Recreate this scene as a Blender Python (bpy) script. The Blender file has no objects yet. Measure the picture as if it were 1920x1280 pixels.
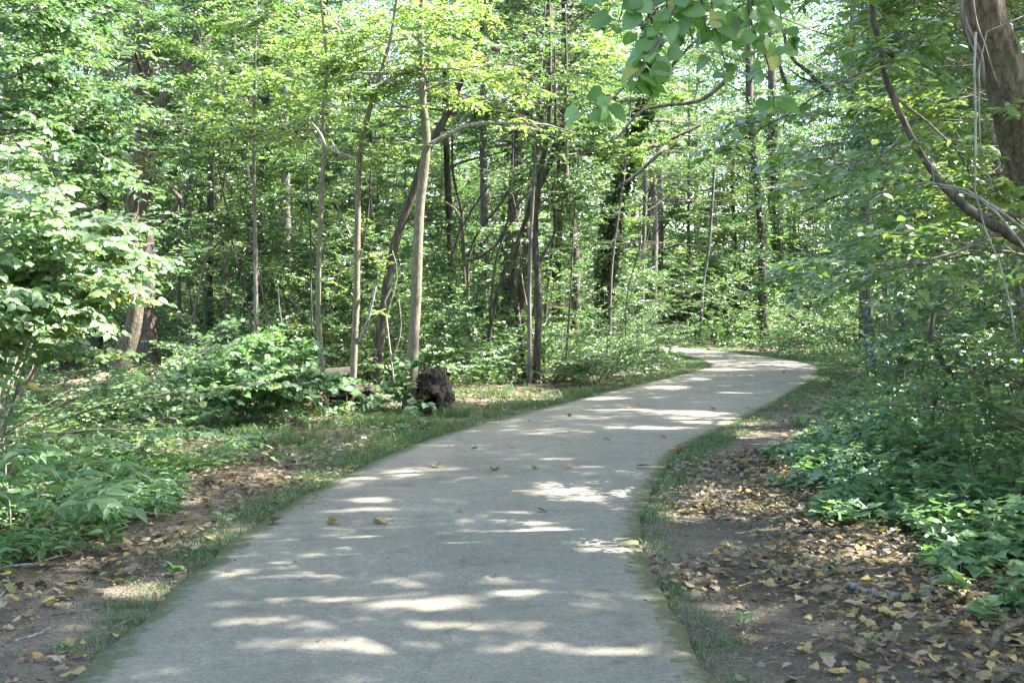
import bpy, math
import numpy as np
from mathutils import Vector, noise as mnoise

# ------------------------------------------------------------------ camera, sky, sun, exposure
scene = bpy.context.scene
COL = scene.collection
F, HOR, CAMH = 2200.0, 590.0, 1.6          # focal length and horizon row in photo pixels (1920 wide), eye height
cam_d = bpy.data.cameras.new('camera')
cam = bpy.data.objects.new('camera', cam_d)
COL.objects.link(cam)
cam.location = (0, 0, CAMH)
cam.rotation_euler = (math.radians(90), 0, 0)
cam_d.sensor_width = 36.0
cam_d.lens = 36.0 * F / 1920.0
cam_d.shift_y = -(640.0 - HOR) / 1920.0
cam_d.clip_start = 0.05
cam_d.clip_end = 1000.0
scene.camera = cam

SUN_EL, SUN_AZ = math.radians(52), math.radians(80)     # azimuth measured from straight ahead towards the right
SUN = np.array([math.cos(SUN_EL) * math.sin(SUN_AZ), math.cos(SUN_EL) * math.cos(SUN_AZ), math.sin(SUN_EL)])
world = bpy.data.worlds.new('World')
scene.world = world
world.use_nodes = True
wn = world.node_tree
sky = wn.nodes.new('ShaderNodeTexSky')
sky.sky_type = 'NISHITA'
sky.sun_disc = False
sky.sun_elevation = SUN_EL
sky.sun_rotation = SUN_AZ
sky.air_density = 1.0
sky.dust_density = 2.0
bgn = wn.nodes['Background']
bgn.inputs['Strength'].default_value = 0.135
wn.links.new(sky.outputs['Color'], bgn.inputs['Color'])

sl = bpy.data.lights.new('sun', 'SUN')
sl.energy = 5.0
sl.angle = math.radians(0.53)
sl.color = (1.0, 0.965, 0.93)
so = bpy.data.objects.new('sun', sl)
COL.objects.link(so)
so.rotation_euler = Vector(SUN.tolist()).to_track_quat('Z', 'Y').to_euler()
so.location = (30, 10, 40)

scene.view_settings.view_transform = 'Standard'
scene.view_settings.look = 'None'
scene.view_settings.exposure = 3.1
scene.view_settings.gamma = 1.0
cy = scene.cycles
cy.max_bounces = 7
cy.diffuse_bounces = 4
cy.glossy_bounces = 2
cy.transmission_bounces = 4
cy.transparent_max_bounces = 4
cy.sample_clamp_indirect = 6.0
cy.caustics_reflective = False
cy.caustics_refractive = False
try:
    cy.use_denoising = True
    cy.denoiser = 'OPENIMAGEDENOISE'
    cy.denoising_input_passes = 'RGB_ALBEDO_NORMAL'
    cy.denoising_prefilter = 'ACCURATE'
except Exception:
    pass

rng = np.random.default_rng(11)
U = rng.uniform

# ------------------------------------------------------------------ photo pixel -> place
def W(px, py, Y):
    return np.array([(px - 960.0) / F * Y, Y, CAMH - (py - HOR) / F * Y])

def G(px, py):
    Y = F * CAMH / (py - HOR)
    return np.array([(px - 960.0) / F * Y, Y])

def sstep(a, b, x):
    t = np.clip((np.asarray(x, float) - a) / (b - a), 0, 1)
    return t * t * (3 - 2 * t)

def vnoise(x, y, s=1.0, seed=0.0):
    """cheap smooth noise in about -1..1"""
    x = np.asarray(x) * s + seed; y = np.asarray(y) * s - seed * 1.7
    return (np.sin(1.3 * x + 2.1 * np.sin(0.7 * y + seed)) + np.sin(1.7 * y + 1.9 * np.sin(0.9 * x + 2.0 + seed))
            + np.sin(2.9 * x - 2.3 * y + seed) * 0.6) / 2.6

# ------------------------------------------------------------------ the trail's two edges, from the photo
LE = [(-60, 1400), (140, 1280), (235, 1190), (330, 1105), (480, 985), (640, 895), (800, 825), (950, 783), (1080, 750), (1180, 725), (1262, 706), (1312, 693)]
RE = [(1420, 1400), (1345, 1280), (1262, 1150), (1222, 1080), (1202, 1000), (1217, 930), (1270, 850), (1342, 808), (1430, 766), (1500, 727), (1530, 706)]
lw = [G(*p) for p in LE] + [np.array(p) for p in [(6.20, 36.8), (6.60, 41), (6.66, 46), (6.2, 53), (4.6, 60), (1.5, 65), (-4, 69), (-12, 72)]]
rw = [G(*p) for p in RE] + [np.array(p) for p in [(9.35, 36.0), (9.75, 40), (9.6, 45), (9.0, 51), (7.6, 58), (5.9, 63.0), (2.3, 68), (-3.6, 72), (-12, 75)]]
lw = [np.array([-1.5, -6.0])] + [np.array([-1.8, -1.0])] + lw
rw = [np.array([1.4, -6.0])] + [np.array([1.1, -1.0])] + rw

def resample(P, n):
    P = np.array(P, float)
    out = []
    m = 24
    Q = np.vstack([2 * P[0] - P[1], P, 2 * P[-1] - P[-2]])
    for i in range(1, len(Q) - 2):
        for t in np.linspace(0, 1, m, endpoint=False):
            a, b, c, d = Q[i - 1], Q[i], Q[i + 1], Q[i + 2]
            out.append(0.5 * ((2 * b) + (-a + c) * t + (2 * a - 5 * b + 4 * c - d) * t * t + (-a + 3 * b - 3 * c + d) * t ** 3))
    out.append(Q[-2])
    out = np.array(out)
    s = np.concatenate([[0], np.cumsum(np.linalg.norm(np.diff(out, axis=0), axis=1))])
    t = np.linspace(0, s[-1], n)
    return np.stack([np.interp(t, s, out[:, k]) for k in range(out.shape[1])], 1)

NP = 420
PL, PR = resample(lw, 1400), resample(rw, 1400)
def match(A, B, n):
    """pair points of A with B so that the rungs are roughly square to the trail"""
    out = []
    j = 0
    for i in np.linspace(0, len(A) - 1, n).astype(int):
        lo, hi = j, min(len(B), j + 160)
        d = np.linalg.norm(B[lo:hi] - A[i], axis=1)
        j = lo + int(np.argmin(d))
        out.append((A[i], B[j]))
    return out
prs = match(PR, PL, NP)
PRs = np.array([a for a, b in prs]); PLs = np.array([b for a, b in prs])
k = np.ones(9) / 9
for arr in (PLs,):
    for c in range(2):
        e = np.pad(arr[:, c], 4, mode='edge')
        arr[:, c] = np.convolve(e, k, 'valid')
CEN = (PLs + PRs) / 2
HW = np.linalg.norm(PRs - PLs, axis=1) / 2

def path_dist(P):
    """distance outside the trail's edge (negative on it) and side (+1 right)"""
    P = np.atleast_2d(P)[:, :2]
    d = np.empty(len(P)); side = np.empty(len(P))
    for s in range(0, len(P), 20000):
        q = P[s:s + 20000]
        dl = ((q[:, None, 0] - PLs[None, :, 0]) ** 2 + (q[:, None, 1] - PLs[None, :, 1]) ** 2)
        dr = ((q[:, None, 0] - PRs[None, :, 0]) ** 2 + (q[:, None, 1] - PRs[None, :, 1]) ** 2)
        dc = ((q[:, None, 0] - CEN[None, :, 0]) ** 2 + (q[:, None, 1] - CEN[None, :, 1]) ** 2)
        i = dc.argmin(1)
        il, ir = dl.argmin(1), dr.argmin(1)
        a, b = np.sqrt(dl.min(1)), np.sqrt(dr.min(1))
        side[s:s + 20000] = np.where(b < a, 1, -1)
        # inside when between the two edges
        w = PRs[i] - PLs[i]; L = np.linalg.norm(w, axis=1)
        t = ((q - PLs[i]) * w).sum(1) / (L * L)
        inside = (t > 0) & (t < 1)
        d[s:s + 20000] = np.where(inside, -np.minimum(a, b), np.minimum(a, b))
    return d, side

def hbig(x, y):
    y = np.asarray(y, float)
    return 1.3 * sstep(60, 80, y) + 0.9 * sstep(80, 130, y)

def hgt(x, y):
    x = np.atleast_1d(np.asarray(x, float)); y = np.atleast_1d(np.asarray(y, float))
    d, s = path_dist(np.stack([x, y], 1))
    m = sstep(0.05, 1.5, d)
    h = 0.03 * vnoise(x, y, 0.7) + 0.05 * vnoise(x, y, 0.23, 3) + 0.012 * vnoise(x, y, 3.1, 5)
    h = h + 0.35 * np.exp(-(((x + 9.0) / 1.6) ** 2 + ((y - 27.6) / 1.2) ** 2))
    return hbig(x, y) + h * m - 0.012 * (1 - m)

# ------------------------------------------------------------------ mesh plumbing
def mesh_np(name, V, Fs, mats, tint=None, smooth=False, matidx=None, parent=None, base=None, uvw=None):
    V = np.asarray(V, np.float32)
    if base is not None:
        V = V - np.asarray(base, np.float32)
    me = bpy.data.meshes.new(name)
    me.vertices.add(len(V))
    me.vertices.foreach_set('co', V.ravel())
    Fs = [np.asarray(f, np.int32) for f in Fs if len(f)]
    nl = sum(f.size for f in Fs); nf = sum(len(f) for f in Fs)
    me.loops.add(nl)
    me.loops.foreach_set('vertex_index', np.concatenate([f.ravel() for f in Fs]))
    me.polygons.add(nf)
    st = []; o = 0
    for f in Fs:
        st.append(o + np.arange(len(f)) * f.shape[1]); o += f.size
    me.polygons.foreach_set('loop_start', np.concatenate(st).astype(np.int32))
    if matidx is not None:
        me.polygons.foreach_set('material_index', np.asarray(matidx, np.int32))
    me.polygons.foreach_set('use_smooth', np.full(nf, smooth))
    me.update(calc_edges=True)
    if tint is not None:
        a = me.attributes.new('tint', 'FLOAT', 'POINT')
        a.data.foreach_set('value', np.asarray(tint, np.float32))
    for m in (mats if isinstance(mats, (list, tuple)) else [mats]):
        me.materials.append(m)
    ob = bpy.data.objects.new(name, me)
    COL.objects.link(ob)
    if base is not None and parent is None:
        ob.location = base
    if parent is not None:
        ob.parent = parent
    return ob

class MB:
    def __init__(s):
        s.V = []; s.F = []; s.T = []; s.n = 0
    def add(s, V, Fs, t=0.5):
        V = np.asarray(V, float)
        s.V.append(V)
        for f in (Fs if isinstance(Fs, list) else [Fs]):
            if len(f): s.F.append(np.asarray(f) + s.n)
        s.T.append(np.full(len(V), t) if np.isscalar(t) else np.asarray(t))
        s.n += len(V)
    def build(s, name, mats, **k):
        by = {}
        for f in s.F: by.setdefault(f.shape[1], []).append(f)
        return mesh_np(name, np.vstack(s.V), [np.vstack(v) for v in by.values()], mats, tint=np.concatenate(s.T), **k)

def tag(o, label=None, cat=None, group=None, kind=None):
    if label: o['label'] = label
    if cat: o['category'] = cat
    if group: o['group'] = group
    if kind: o['kind'] = kind
    return o

def empty(name, loc):
    o = bpy.data.objects.new(name, None)
    COL.objects.link(o)
    o.location = [float(v) for v in loc]
    o.empty_display_size = 0.3
    return o

def copy_tree(o):
    c = o.copy(); COL.objects.link(c)
    for ch in list(o.children):
        d = ch.copy(); COL.objects.link(d); d.parent = c
    return c

# ------------------------------------------------------------------ materials
def new_mat(name):
    m = bpy.data.materials.new(name); m.use_nodes = True
    nt = m.node_tree; nt.nodes.clear()
    out = nt.nodes.new('ShaderNodeOutputMaterial')
    return m, nt, out

def ramp(nt, stops, interp='LINEAR'):
    r = nt.nodes.new('ShaderNodeValToRGB')
    r.color_ramp.interpolation = interp
    el = r.color_ramp.elements
    while len(el) > 1: el.remove(el[-1])
    el[0].position = stops[0][0]; el[0].color = (*stops[0][1], 1)
    for p, c in stops[1:]:
        e = el.new(p); e.color = (*c, 1)
    return r

def N(nt, t, **k):
    n = nt.nodes.new(t)
    for a, b in k.items():
        if a in n.inputs: n.inputs[a].default_value = b
        else: setattr(n, a, b)
    return n

def leaf_mat(name, stops, trans_gain=1.7, trans=0.38, rough=0.33, interp='LINEAR', spec=0.7, shift=0.18):
    m, nt, out = new_mat(name)
    at = N(nt, 'ShaderNodeAttribute'); at.attribute_name = 'tint'
    geo = N(nt, 'ShaderNodeNewGeometry')
    nz = N(nt, 'ShaderNodeTexNoise'); nz.inputs['Scale'].default_value = 0.55; nz.inputs['Detail'].default_value = 2
    nt.links.new(geo.outputs['Position'], nz.inputs['Vector'])
    ma = N(nt, 'ShaderNodeMath', operation='MULTIPLY_ADD'); ma.inputs[1].default_value = shift * 2; ma.inputs[2].default_value = -shift
    nt.links.new(nz.outputs['Fac'], ma.inputs[0])
    ad = N(nt, 'ShaderNodeMath', operation='ADD')
    nt.links.new(at.outputs['Fac'], ad.inputs[0]); nt.links.new(ma.outputs[0], ad.inputs[1])
    r = ramp(nt, stops, interp)
    nt.links.new((ad if shift else at).outputs[0] if shift else at.outputs['Fac'], r.inputs['Fac'])
    p = N(nt, 'ShaderNodeBsdfPrincipled'); p.inputs['Roughness'].default_value = rough
    p.inputs['Specular IOR Level'].default_value = spec
    nt.links.new(r.outputs['Color'], p.inputs['Base Color'])
    tr = N(nt, 'ShaderNodeBsdfTranslucent')
    mm = N(nt, 'ShaderNodeMix', data_type='RGBA', blend_type='MULTIPLY'); mm.inputs[0].default_value = 1.0
    nt.links.new(r.outputs['Color'], mm.inputs[6]); mm.inputs[7].default_value = (trans_gain * 0.92, trans_gain, trans_gain * 0.55, 1)
    nt.links.new(mm.outputs[2], tr.inputs['Color'])
    mx = N(nt, 'ShaderNodeMixShader'); mx.inputs[0].default_value = trans
    nt.links.new(p.outputs[0], mx.inputs[1]); nt.links.new(tr.outputs[0], mx.inputs[2])
    nt.links.new(mx.outputs[0], out.inputs['Surface'])
    return m

GREEN = [(0.0, (0.028, 0.066, 0.030)), (0.35, (0.054, 0.114, 0.042)), (0.7, (0.098, 0.168, 0.056)), (0.97, (0.155, 0.220, 0.075)), (1.0, (0.28, 0.25, 0.05))]
M = {}
M['leaf'] = leaf_mat('green_leaves', GREEN)
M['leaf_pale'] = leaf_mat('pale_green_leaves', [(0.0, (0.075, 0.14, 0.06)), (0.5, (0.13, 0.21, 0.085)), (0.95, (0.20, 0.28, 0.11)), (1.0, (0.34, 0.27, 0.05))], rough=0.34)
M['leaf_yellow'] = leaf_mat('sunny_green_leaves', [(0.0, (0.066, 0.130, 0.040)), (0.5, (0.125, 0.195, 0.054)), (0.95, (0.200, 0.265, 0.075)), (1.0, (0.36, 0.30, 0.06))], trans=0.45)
M['leaf_cover'] = leaf_mat('blue_green_leaves', [(0.0, (0.045, 0.108, 0.045)), (0.5, (0.088, 0.170, 0.062)), (0.9, (0.14, 0.23, 0.075)), (1.0, (0.17, 0.24, 0.06))], trans=0.34, rough=0.45)
M['leaf_big'] = leaf_mat('broad_poplar_leaves', [(0.0, (0.07, 0.15, 0.04)), (0.6, (0.12, 0.225, 0.06)), (0.94, (0.18, 0.29, 0.08)), (1.0, (0.34, 0.28, 0.05))], trans=0.45, rough=0.4, shift=0.05)
M['grass'] = leaf_mat('grass_blades', [(0.0, (0.035, 0.075, 0.02)), (0.6, (0.065, 0.125, 0.03)), (0.85, (0.10, 0.155, 0.045)), (1.0, (0.24, 0.21, 0.10))], trans=0.3, rough=0.5)
M['litter'] = leaf_mat('dry_fallen_leaves', [(0.0, (0.060, 0.042, 0.028)), (0.13, (0.11, 0.080, 0.050)), (0.28, (0.165, 0.122, 0.078)), (0.50, (0.25, 0.195, 0.13)),
                       (0.62, (0.17, 0.115, 0.055)), (0.76, (0.25, 0.19, 0.075)), (0.84, (0.17, 0.17, 0.06)), (0.92, (0.31, 0.24, 0.08)), (0.97, (0.30, 0.16, 0.05))], interp='CONSTANT', trans=0.12, rough=0.7, spec=0.3, shift=0.0)

def bark_mat(name, dark, mid, light, scale=9.0, stretch=0.16, bump=0.6, moss=0.25, dist=0.03, cell=0.75):
    m, nt, out = new_mat(name)
    tc = N(nt, 'ShaderNodeTexCoord')
    mp = N(nt, 'ShaderNodeMapping'); mp.inputs['Scale'].default_value = (scale, scale, scale * stretch)
    nt.links.new(tc.outputs['Object'], mp.inputs['Vector'])
    vo = N(nt, 'ShaderNodeTexNoise'); vo.inputs['Scale'].default_value = 1.6; vo.inputs['Detail'].default_value = 6; vo.inputs['Roughness'].default_value = 0.7
    nt.links.new(mp.outputs[0], vo.inputs['Vector'])
    v2 = N(nt, 'ShaderNodeTexVoronoi', feature='DISTANCE_TO_EDGE'); v2.inputs['Scale'].default_value = 1.5
    nt.links.new(mp.outputs[0], v2.inputs['Vector'])
    n3 = N(nt, 'ShaderNodeTexNoise'); n3.inputs['Scale'].default_value = 1.8; n3.inputs['Detail'].default_value = 3
    nt.links.new(tc.outputs['Object'], n3.inputs['Vector'])
    r = ramp(nt, [(0.3, dark), (0.5, mid), (0.72, light)])
    nt.links.new(vo.outputs['Fac'], r.inputs['Fac'])
    r2 = ramp(nt, [(0.0, (0.35, 0.35, 0.35)), (0.16, (1, 1, 1))])
    nt.links.new(v2.outputs['Distance'], r2.inputs['Fac'])
    mu = N(nt, 'ShaderNodeMix', data_type='RGBA', blend_type='MULTIPLY'); mu.inputs[0].default_value = cell
    nt.links.new(r.outputs[0], mu.inputs[6]); nt.links.new(r2.outputs[0], mu.inputs[7])
    rm = ramp(nt, [(0.52, (0, 0, 0)), (0.68, (1, 1, 1))])
    nt.links.new(n3.outputs['Fac'], rm.inputs['Fac'])
    mf = N(nt, 'ShaderNodeMath', operation='MULTIPLY'); mf.inputs[1].default_value = moss
    nt.links.new(rm.outputs[0], mf.inputs[0])
    mg = N(nt, 'ShaderNodeMix', data_type='RGBA'); mg.inputs[7].default_value = (0.075, 0.10, 0.045, 1)
    nt.links.new(mf.outputs[0], mg.inputs[0]); nt.links.new(mu.outputs[2], mg.inputs[6])
    p = N(nt, 'ShaderNodeBsdfPrincipled'); p.inputs['Roughness'].default_value = 0.85; p.inputs['Specular IOR Level'].default_value = 0.25
    nt.links.new(mg.outputs[2], p.inputs['Base Color'])
    b = N(nt, 'ShaderNodeBump'); b.inputs['Strength'].default_value = bump; b.inputs['Distance'].default_value = dist
    nt.links.new(mu.outputs[2], b.inputs['Height'])
    nt.links.new(b.outputs[0], p.inputs['Normal'])
    nt.links.new(p.outputs[0], out.inputs['Surface'])
    return m

M['bark_dark'] = bark_mat('dark_furrowed_bark', (0.030, 0.024, 0.019), (0.075, 0.060, 0.048), (0.15, 0.125, 0.10))
M['bark_grey'] = bark_mat('grey_bark', (0.07, 0.062, 0.055), (0.15, 0.135, 0.12), (0.26, 0.24, 0.215))
M['bark_pale'] = bark_mat('smooth_olive_bark', (0.085, 0.072, 0.048), (0.155, 0.135, 0.092), (0.25, 0.225, 0.165), scale=15, stretch=0.35, bump=0.7, moss=0.55, dist=0.02, cell=0.2)
M['bark_coarse'] = bark_mat('coarse_ridged_bark', (0.045, 0.036, 0.024), (0.13, 0.108, 0.072), (0.24, 0.205, 0.14), scale=11, stretch=0.30, bump=1.0, moss=0.5, dist=0.10)
M['bark_red'] = bark_mat('reddish_furrowed_bark', (0.050, 0.036, 0.032), (0.12, 0.088, 0.078), (0.23, 0.175, 0.16), scale=14)
M['twig'] = bark_mat('brown_twigs', (0.07, 0.055, 0.042), (0.14, 0.115, 0.088), (0.26, 0.22, 0.17), moss=0.0, bump=0.1)
M['twig_pale'] = bark_mat('bleached_dead_twigs', (0.16, 0.14, 0.115), (0.28, 0.25, 0.21), (0.42, 0.38, 0.33), moss=0.0, bump=0.1)
M['rot_dark'] = bark_mat('rotting_dark_wood', (0.014, 0.010, 0.008), (0.038, 0.028, 0.022), (0.095, 0.070, 0.054), scale=16, stretch=0.5, bump=1.0, moss=0.25, dist=0.06)
M['rot_core'] = bark_mat('dark_rotten_heartwood', (0.015, 0.009, 0.006), (0.055, 0.028, 0.018), (0.17, 0.085, 0.05), scale=18, stretch=0.6, bump=1.0, moss=0.0, dist=0.05)
M['rot_red'] = bark_mat('crumbling_red_wood', (0.030, 0.014, 0.009), (0.10, 0.042, 0.021), (0.25, 0.115, 0.058), scale=12, stretch=0.6, bump=1.0, moss=0.0, dist=0.06)

# ------------------------------------------------------------------ leaves: templates and placing
def T(V, Fs): return np.array(V, float), [np.array(f) for f in Fs]
LEAF6 = T([(0, 0, 0), (.27, .3, .06), (.22, .66, .04), (0, 1, -.1), (-.22, .66, .04), (-.27, .3, .06)], [[(0, 1, 2, 3), (0, 3, 4, 5)]])
LEAF10 = T([(0, 0, 0), (0, .36, -.01), (0, .72, -.05), (0, 1.0, -.16), (.20, .12, .05), (.30, .36, .06), (.19, .72, .0),
            (-.20, .12, .05), (-.30, .36, .06), (-.19, .72, .0)],
           [[(0, 4, 5, 1), (1, 5, 6, 2), (0, 1, 8, 7), (1, 2, 9, 8)], [(2, 6, 3), (2, 3, 9)]])
LANCE = T([(v[0] * .62, v[1], v[2] * 1.3) for v in LEAF10[0].tolist()], LEAF10[1])
CORD = T([(0, 0, 0), (0, .4, -.01), (0, .74, -.06), (0, 1.02, -.2), (.26, -.04, .05), (.44, .28, .09), (.26, .68, .0),
          (-.26, -.04, .05), (-.44, .28, .09), (-.26, .68, .0)], LEAF10[1])
def lobed(n=5):
    out = []
    A = [(0, 0), (.16, .02), (.42, -.02), (.34, .22), (.58, .42), (.34, .50), (.24, .62), (.10, .78), (0, 1.0)]
    pts = A + [(-x, y) for x, y in A[-2:0:-1]]
    V = [(0, .3, 0)] + [(x, y, .09 * abs(x) * 2 - .16 * y * y) for x, y in pts]
    n = len(pts)
    return T(V, [[(0, 1 + i, 1 + (i + 1) % n) for i in range(n)]])
LOBED = lobed()
def oak():
    A = [(0, 0), (.10, .10), (.24, .12), (.17, .28), (.36, .36), (.27, .50), (.36, .66), (.20, .72), (.12, .86), (0, 1.0)]
    pts = A + [(-x, y) for x, y in A[-2:0:-1]]
    V = [(0, .45, -.02)] + [(x, y, .55 * x * x + .12 * math.sin(5 * y)) for x, y in pts]
    n = len(pts)
    return T(V, [[(0, 1 + i, 1 + (i + 1) % n) for i in range(n)]])
OAK = oak()
def fine_leaf(ns=12, nh=3):
    V = []; tt = []
    for i in range(ns + 1):
        y = i / ns
        w = .47 * (math.sin(math.pi * min(1, y * .93 + .10)) ** .75) * (1 - .42 * y) * 1.25 if i < ns else .004
        for j in range(-nh, nh + 1):
            u = j / nh; x = w * u
            z = .16 * abs(u) * w - .26 * y * y + .014 * math.sin(2 * math.pi * (5 * y - 2.2 * abs(u))) * abs(u) - .10 * u * u * w
            V.append((x * (1 + .04 * math.sin(9 * y)), y - .10 * abs(u) * (1 - y) * (1 if y < .2 else 0), z)); tt.append(.16 if j == 0 else (.07 if math.sin(2 * math.pi * (5 * y - 2.2 * abs(u))) > .6 else 0))
    c = 2 * nh + 1
    Fq = [(i * c + j, i * c + j + 1, (i + 1) * c + j + 1, (i + 1) * c + j) for i in range(ns) for j in range(2 * nh)]
    return T(V, [Fq]), np.array(tt)
FINE, FINE_T = fine_leaf()

def unit(v): return v / (np.linalg.norm(v, axis=-1, keepdims=True) + 1e-9)

def place(mb, tpl, P, D, NN, S, tint, tt=None):
    tV, tF = tpl
    n = len(P)
    if n == 0: return
    D = unit(D); NN = unit(NN - (NN * D).sum(1, keepdims=True) * D)
    B = np.cross(D, NN)
    S = np.asarray(S).reshape(-1, 1, 1)
    V = P[:, None, :] + S * (tV[None, :, 0:1] * B[:, None] + tV[None, :, 1:2] * D[:, None] + tV[None, :, 2:3] * NN[:, None])
    m = len(tV)
    Fs = [(f[None] + (np.arange(n) * m)[:, None, None]).reshape(-1, f.shape[1]) for f in tF]
    tn = np.repeat(tint, m) if tt is None else (np.asarray(tint)[:, None] + tt[None]).ravel()
    mb.add(V.reshape(-1, 3), Fs, tn)

def tube(mb, pts, rad, n=8, rough=0.0, cap=True, t=0.5, ridge=0.0):
    pts = np.asarray(pts, float); rad = np.asarray(rad, float)
    m = len(pts)
    tan = np.gradient(pts, axis=0); tan = unit(tan)
    ref = np.array([0.31, 0.93, 0.2]) if abs(tan[0] @ np.array([0.31, 0.93, 0.2])) < 0.9 else np.array([1., 0, 0])
    a = unit(np.cross(tan, ref)); b = np.cross(tan, a)
    th = np.linspace(0, 2 * np.pi, n, endpoint=False)
    R = rad[:, None] * (1 + rough * rng.normal(0, 1, (m, n)))
    if rough:
        R = R * (1 + rough * 1.5 * np.sin(3 * th + 0.8 * np.arange(m)[:, None] * 0.3))
    if ridge: R = R * (1 + ridge * np.abs(np.sin(6.5 * th + 1.2 * np.sin(np.arange(m)[:, None] * .35) + .5 * np.sin(np.arange(m)[:, None] * .9 + 3 * th))))
    V = pts[:, None] + R[..., None] * (np.cos(th)[None, :, None] * a[:, None] + np.sin(th)[None, :, None] * b[:, None])
    i = np.arange(m - 1)[:, None] * n; j = np.arange(n)[None]; j2 = (j + 1) % n
    Fq = np.stack([i + j, i + j2, i + n + j2, i + n + j], -1).reshape(-1, 4)
    V = V.reshape(-1, 3)
    Fs = [Fq]
    if cap:
        V = np.vstack([V, pts[-1:] + tan[-1:] * rad[-1] * 0.4, pts[:1]])
        c1, c0 = m * n, m * n + 1
        jj = np.arange(n)
        Fs.append(np.stack([(m - 1) * n + jj, (m - 1) * n + (jj + 1) % n, np.full(n, c1)], 1))
        Fs.append(np.stack([(jj + 1) % n, jj, np.full(n, c0)], 1))
    mb.add(V, Fs, t)

def twigs(mb, S, E, r):
    """many thin three-sided twigs"""
    n = len(S)
    if n == 0: return
    d = unit(E - S); ref = np.tile([0.2, 0.3, 0.93], (n, 1))
    a = unit(np.cross(d, ref)); b = np.cross(d, a)
    r = np.broadcast_to(np.asarray(r, float), (n,))[:, None]
    V = []
    for k_ in range(3):
        c, s_ = math.cos(k_ * 2.094), math.sin(k_ * 2.094)
        V.append(S + r * (c * a + s_ * b))
    for k_ in range(3):
        c, s_ = math.cos(k_ * 2.094), math.sin(k_ * 2.094)
        V.append(E + 0.35 * r * (c * a + s_ * b))
    V = np.stack(V, 1)
    f = np.array([(0, 1, 4, 3), (1, 2, 5, 4), (2, 0, 3, 5)])
    mb.add(V.reshape(-1, 3), [(f[None] + (np.arange(n) * 6)[:, None, None]).reshape(-1, 4)], 0.5)

# ------------------------------------------------------------------ where the sun comes through the canopy: sunlit patches seen on the trail, verges and leaves
LIT = []
def lit_px(x0, x1, y0, y1, g=1.0):
    a, b = G((x0 + x1) / 2, y1), G((x0 + x1) / 2, y0)
    Y = F * CAMH / ((y0 + y1) / 2 - HOR)
    LIT.append(((((x0 + x1) / 2) - 960) / F * Y, (a[1] + b[1]) / 2, 0.0, max((x1 - x0) / 2 / F * Y * g, .06), max((b[1] - a[1]) / 2 * g, .05), 1.2))
for q in [(340, 700, 1160, 1192), (640, 1010, 1172, 1190), (400, 840, 1206, 1238), (900, 1310, 1214, 1244), (350, 620, 1115, 1150), (600, 900, 1120, 1165), (900, 1070, 1094, 1118), (1060, 1140, 1134, 1150),
          (715, 800, 1085, 1112), (840, 1000, 1110, 1135), (900, 1145, 994, 1016), (620, 765, 934, 952), (1060, 1145, 930, 950), (800, 920, 1016, 1028), (840, 930, 1000, 1008), (715, 795, 884, 896),
          (1030, 1110, 918, 928), (930, 1000, 962, 970), (1130, 1180, 950, 962), (1130, 1320, 800, 811), (1180, 1400, 768, 786), (1080, 1190, 744, 754), (1200, 1300, 722, 734), (1280, 1340, 708, 716), (1440, 1505, 684, 691),
          (1100, 1260, 768, 774), (1290, 1400, 690, 698), (1230, 1340, 656, 664), (1260, 1450, 664, 672), (1380, 1500, 676, 682), (560, 760, 955, 968), (1340, 1420, 736, 742),
          (380, 470, 1070, 1086), (480, 640, 1080, 1096), (1000, 1080, 860, 868), (1230, 1250, 900, 910),
          (180, 330, 1082, 1130), (40, 110, 1120, 1150), (930, 1050, 726, 760), (1050, 1200, 690, 705), (860, 960, 740, 765), (1340, 1400, 1170, 1205), (1340, 1400, 1006, 1030), (1300, 1340, 905, 915),
          (80, 300, 800, 880), (200, 300, 830, 900), (350, 420, 880, 905), (600, 680, 895, 905), (1500, 1560, 700, 720), (1240, 1330, 640, 652), (1550, 1640, 790, 800), (1700, 1780, 690, 700)]:
    lit_px(*q)
def lit_at(px, py, Y, rx, ry, rz=None):
    p = W(px, py, Y); LIT.append((p[0], p[1], p[2], rx, ry, (rz or rx) + .2))
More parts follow.
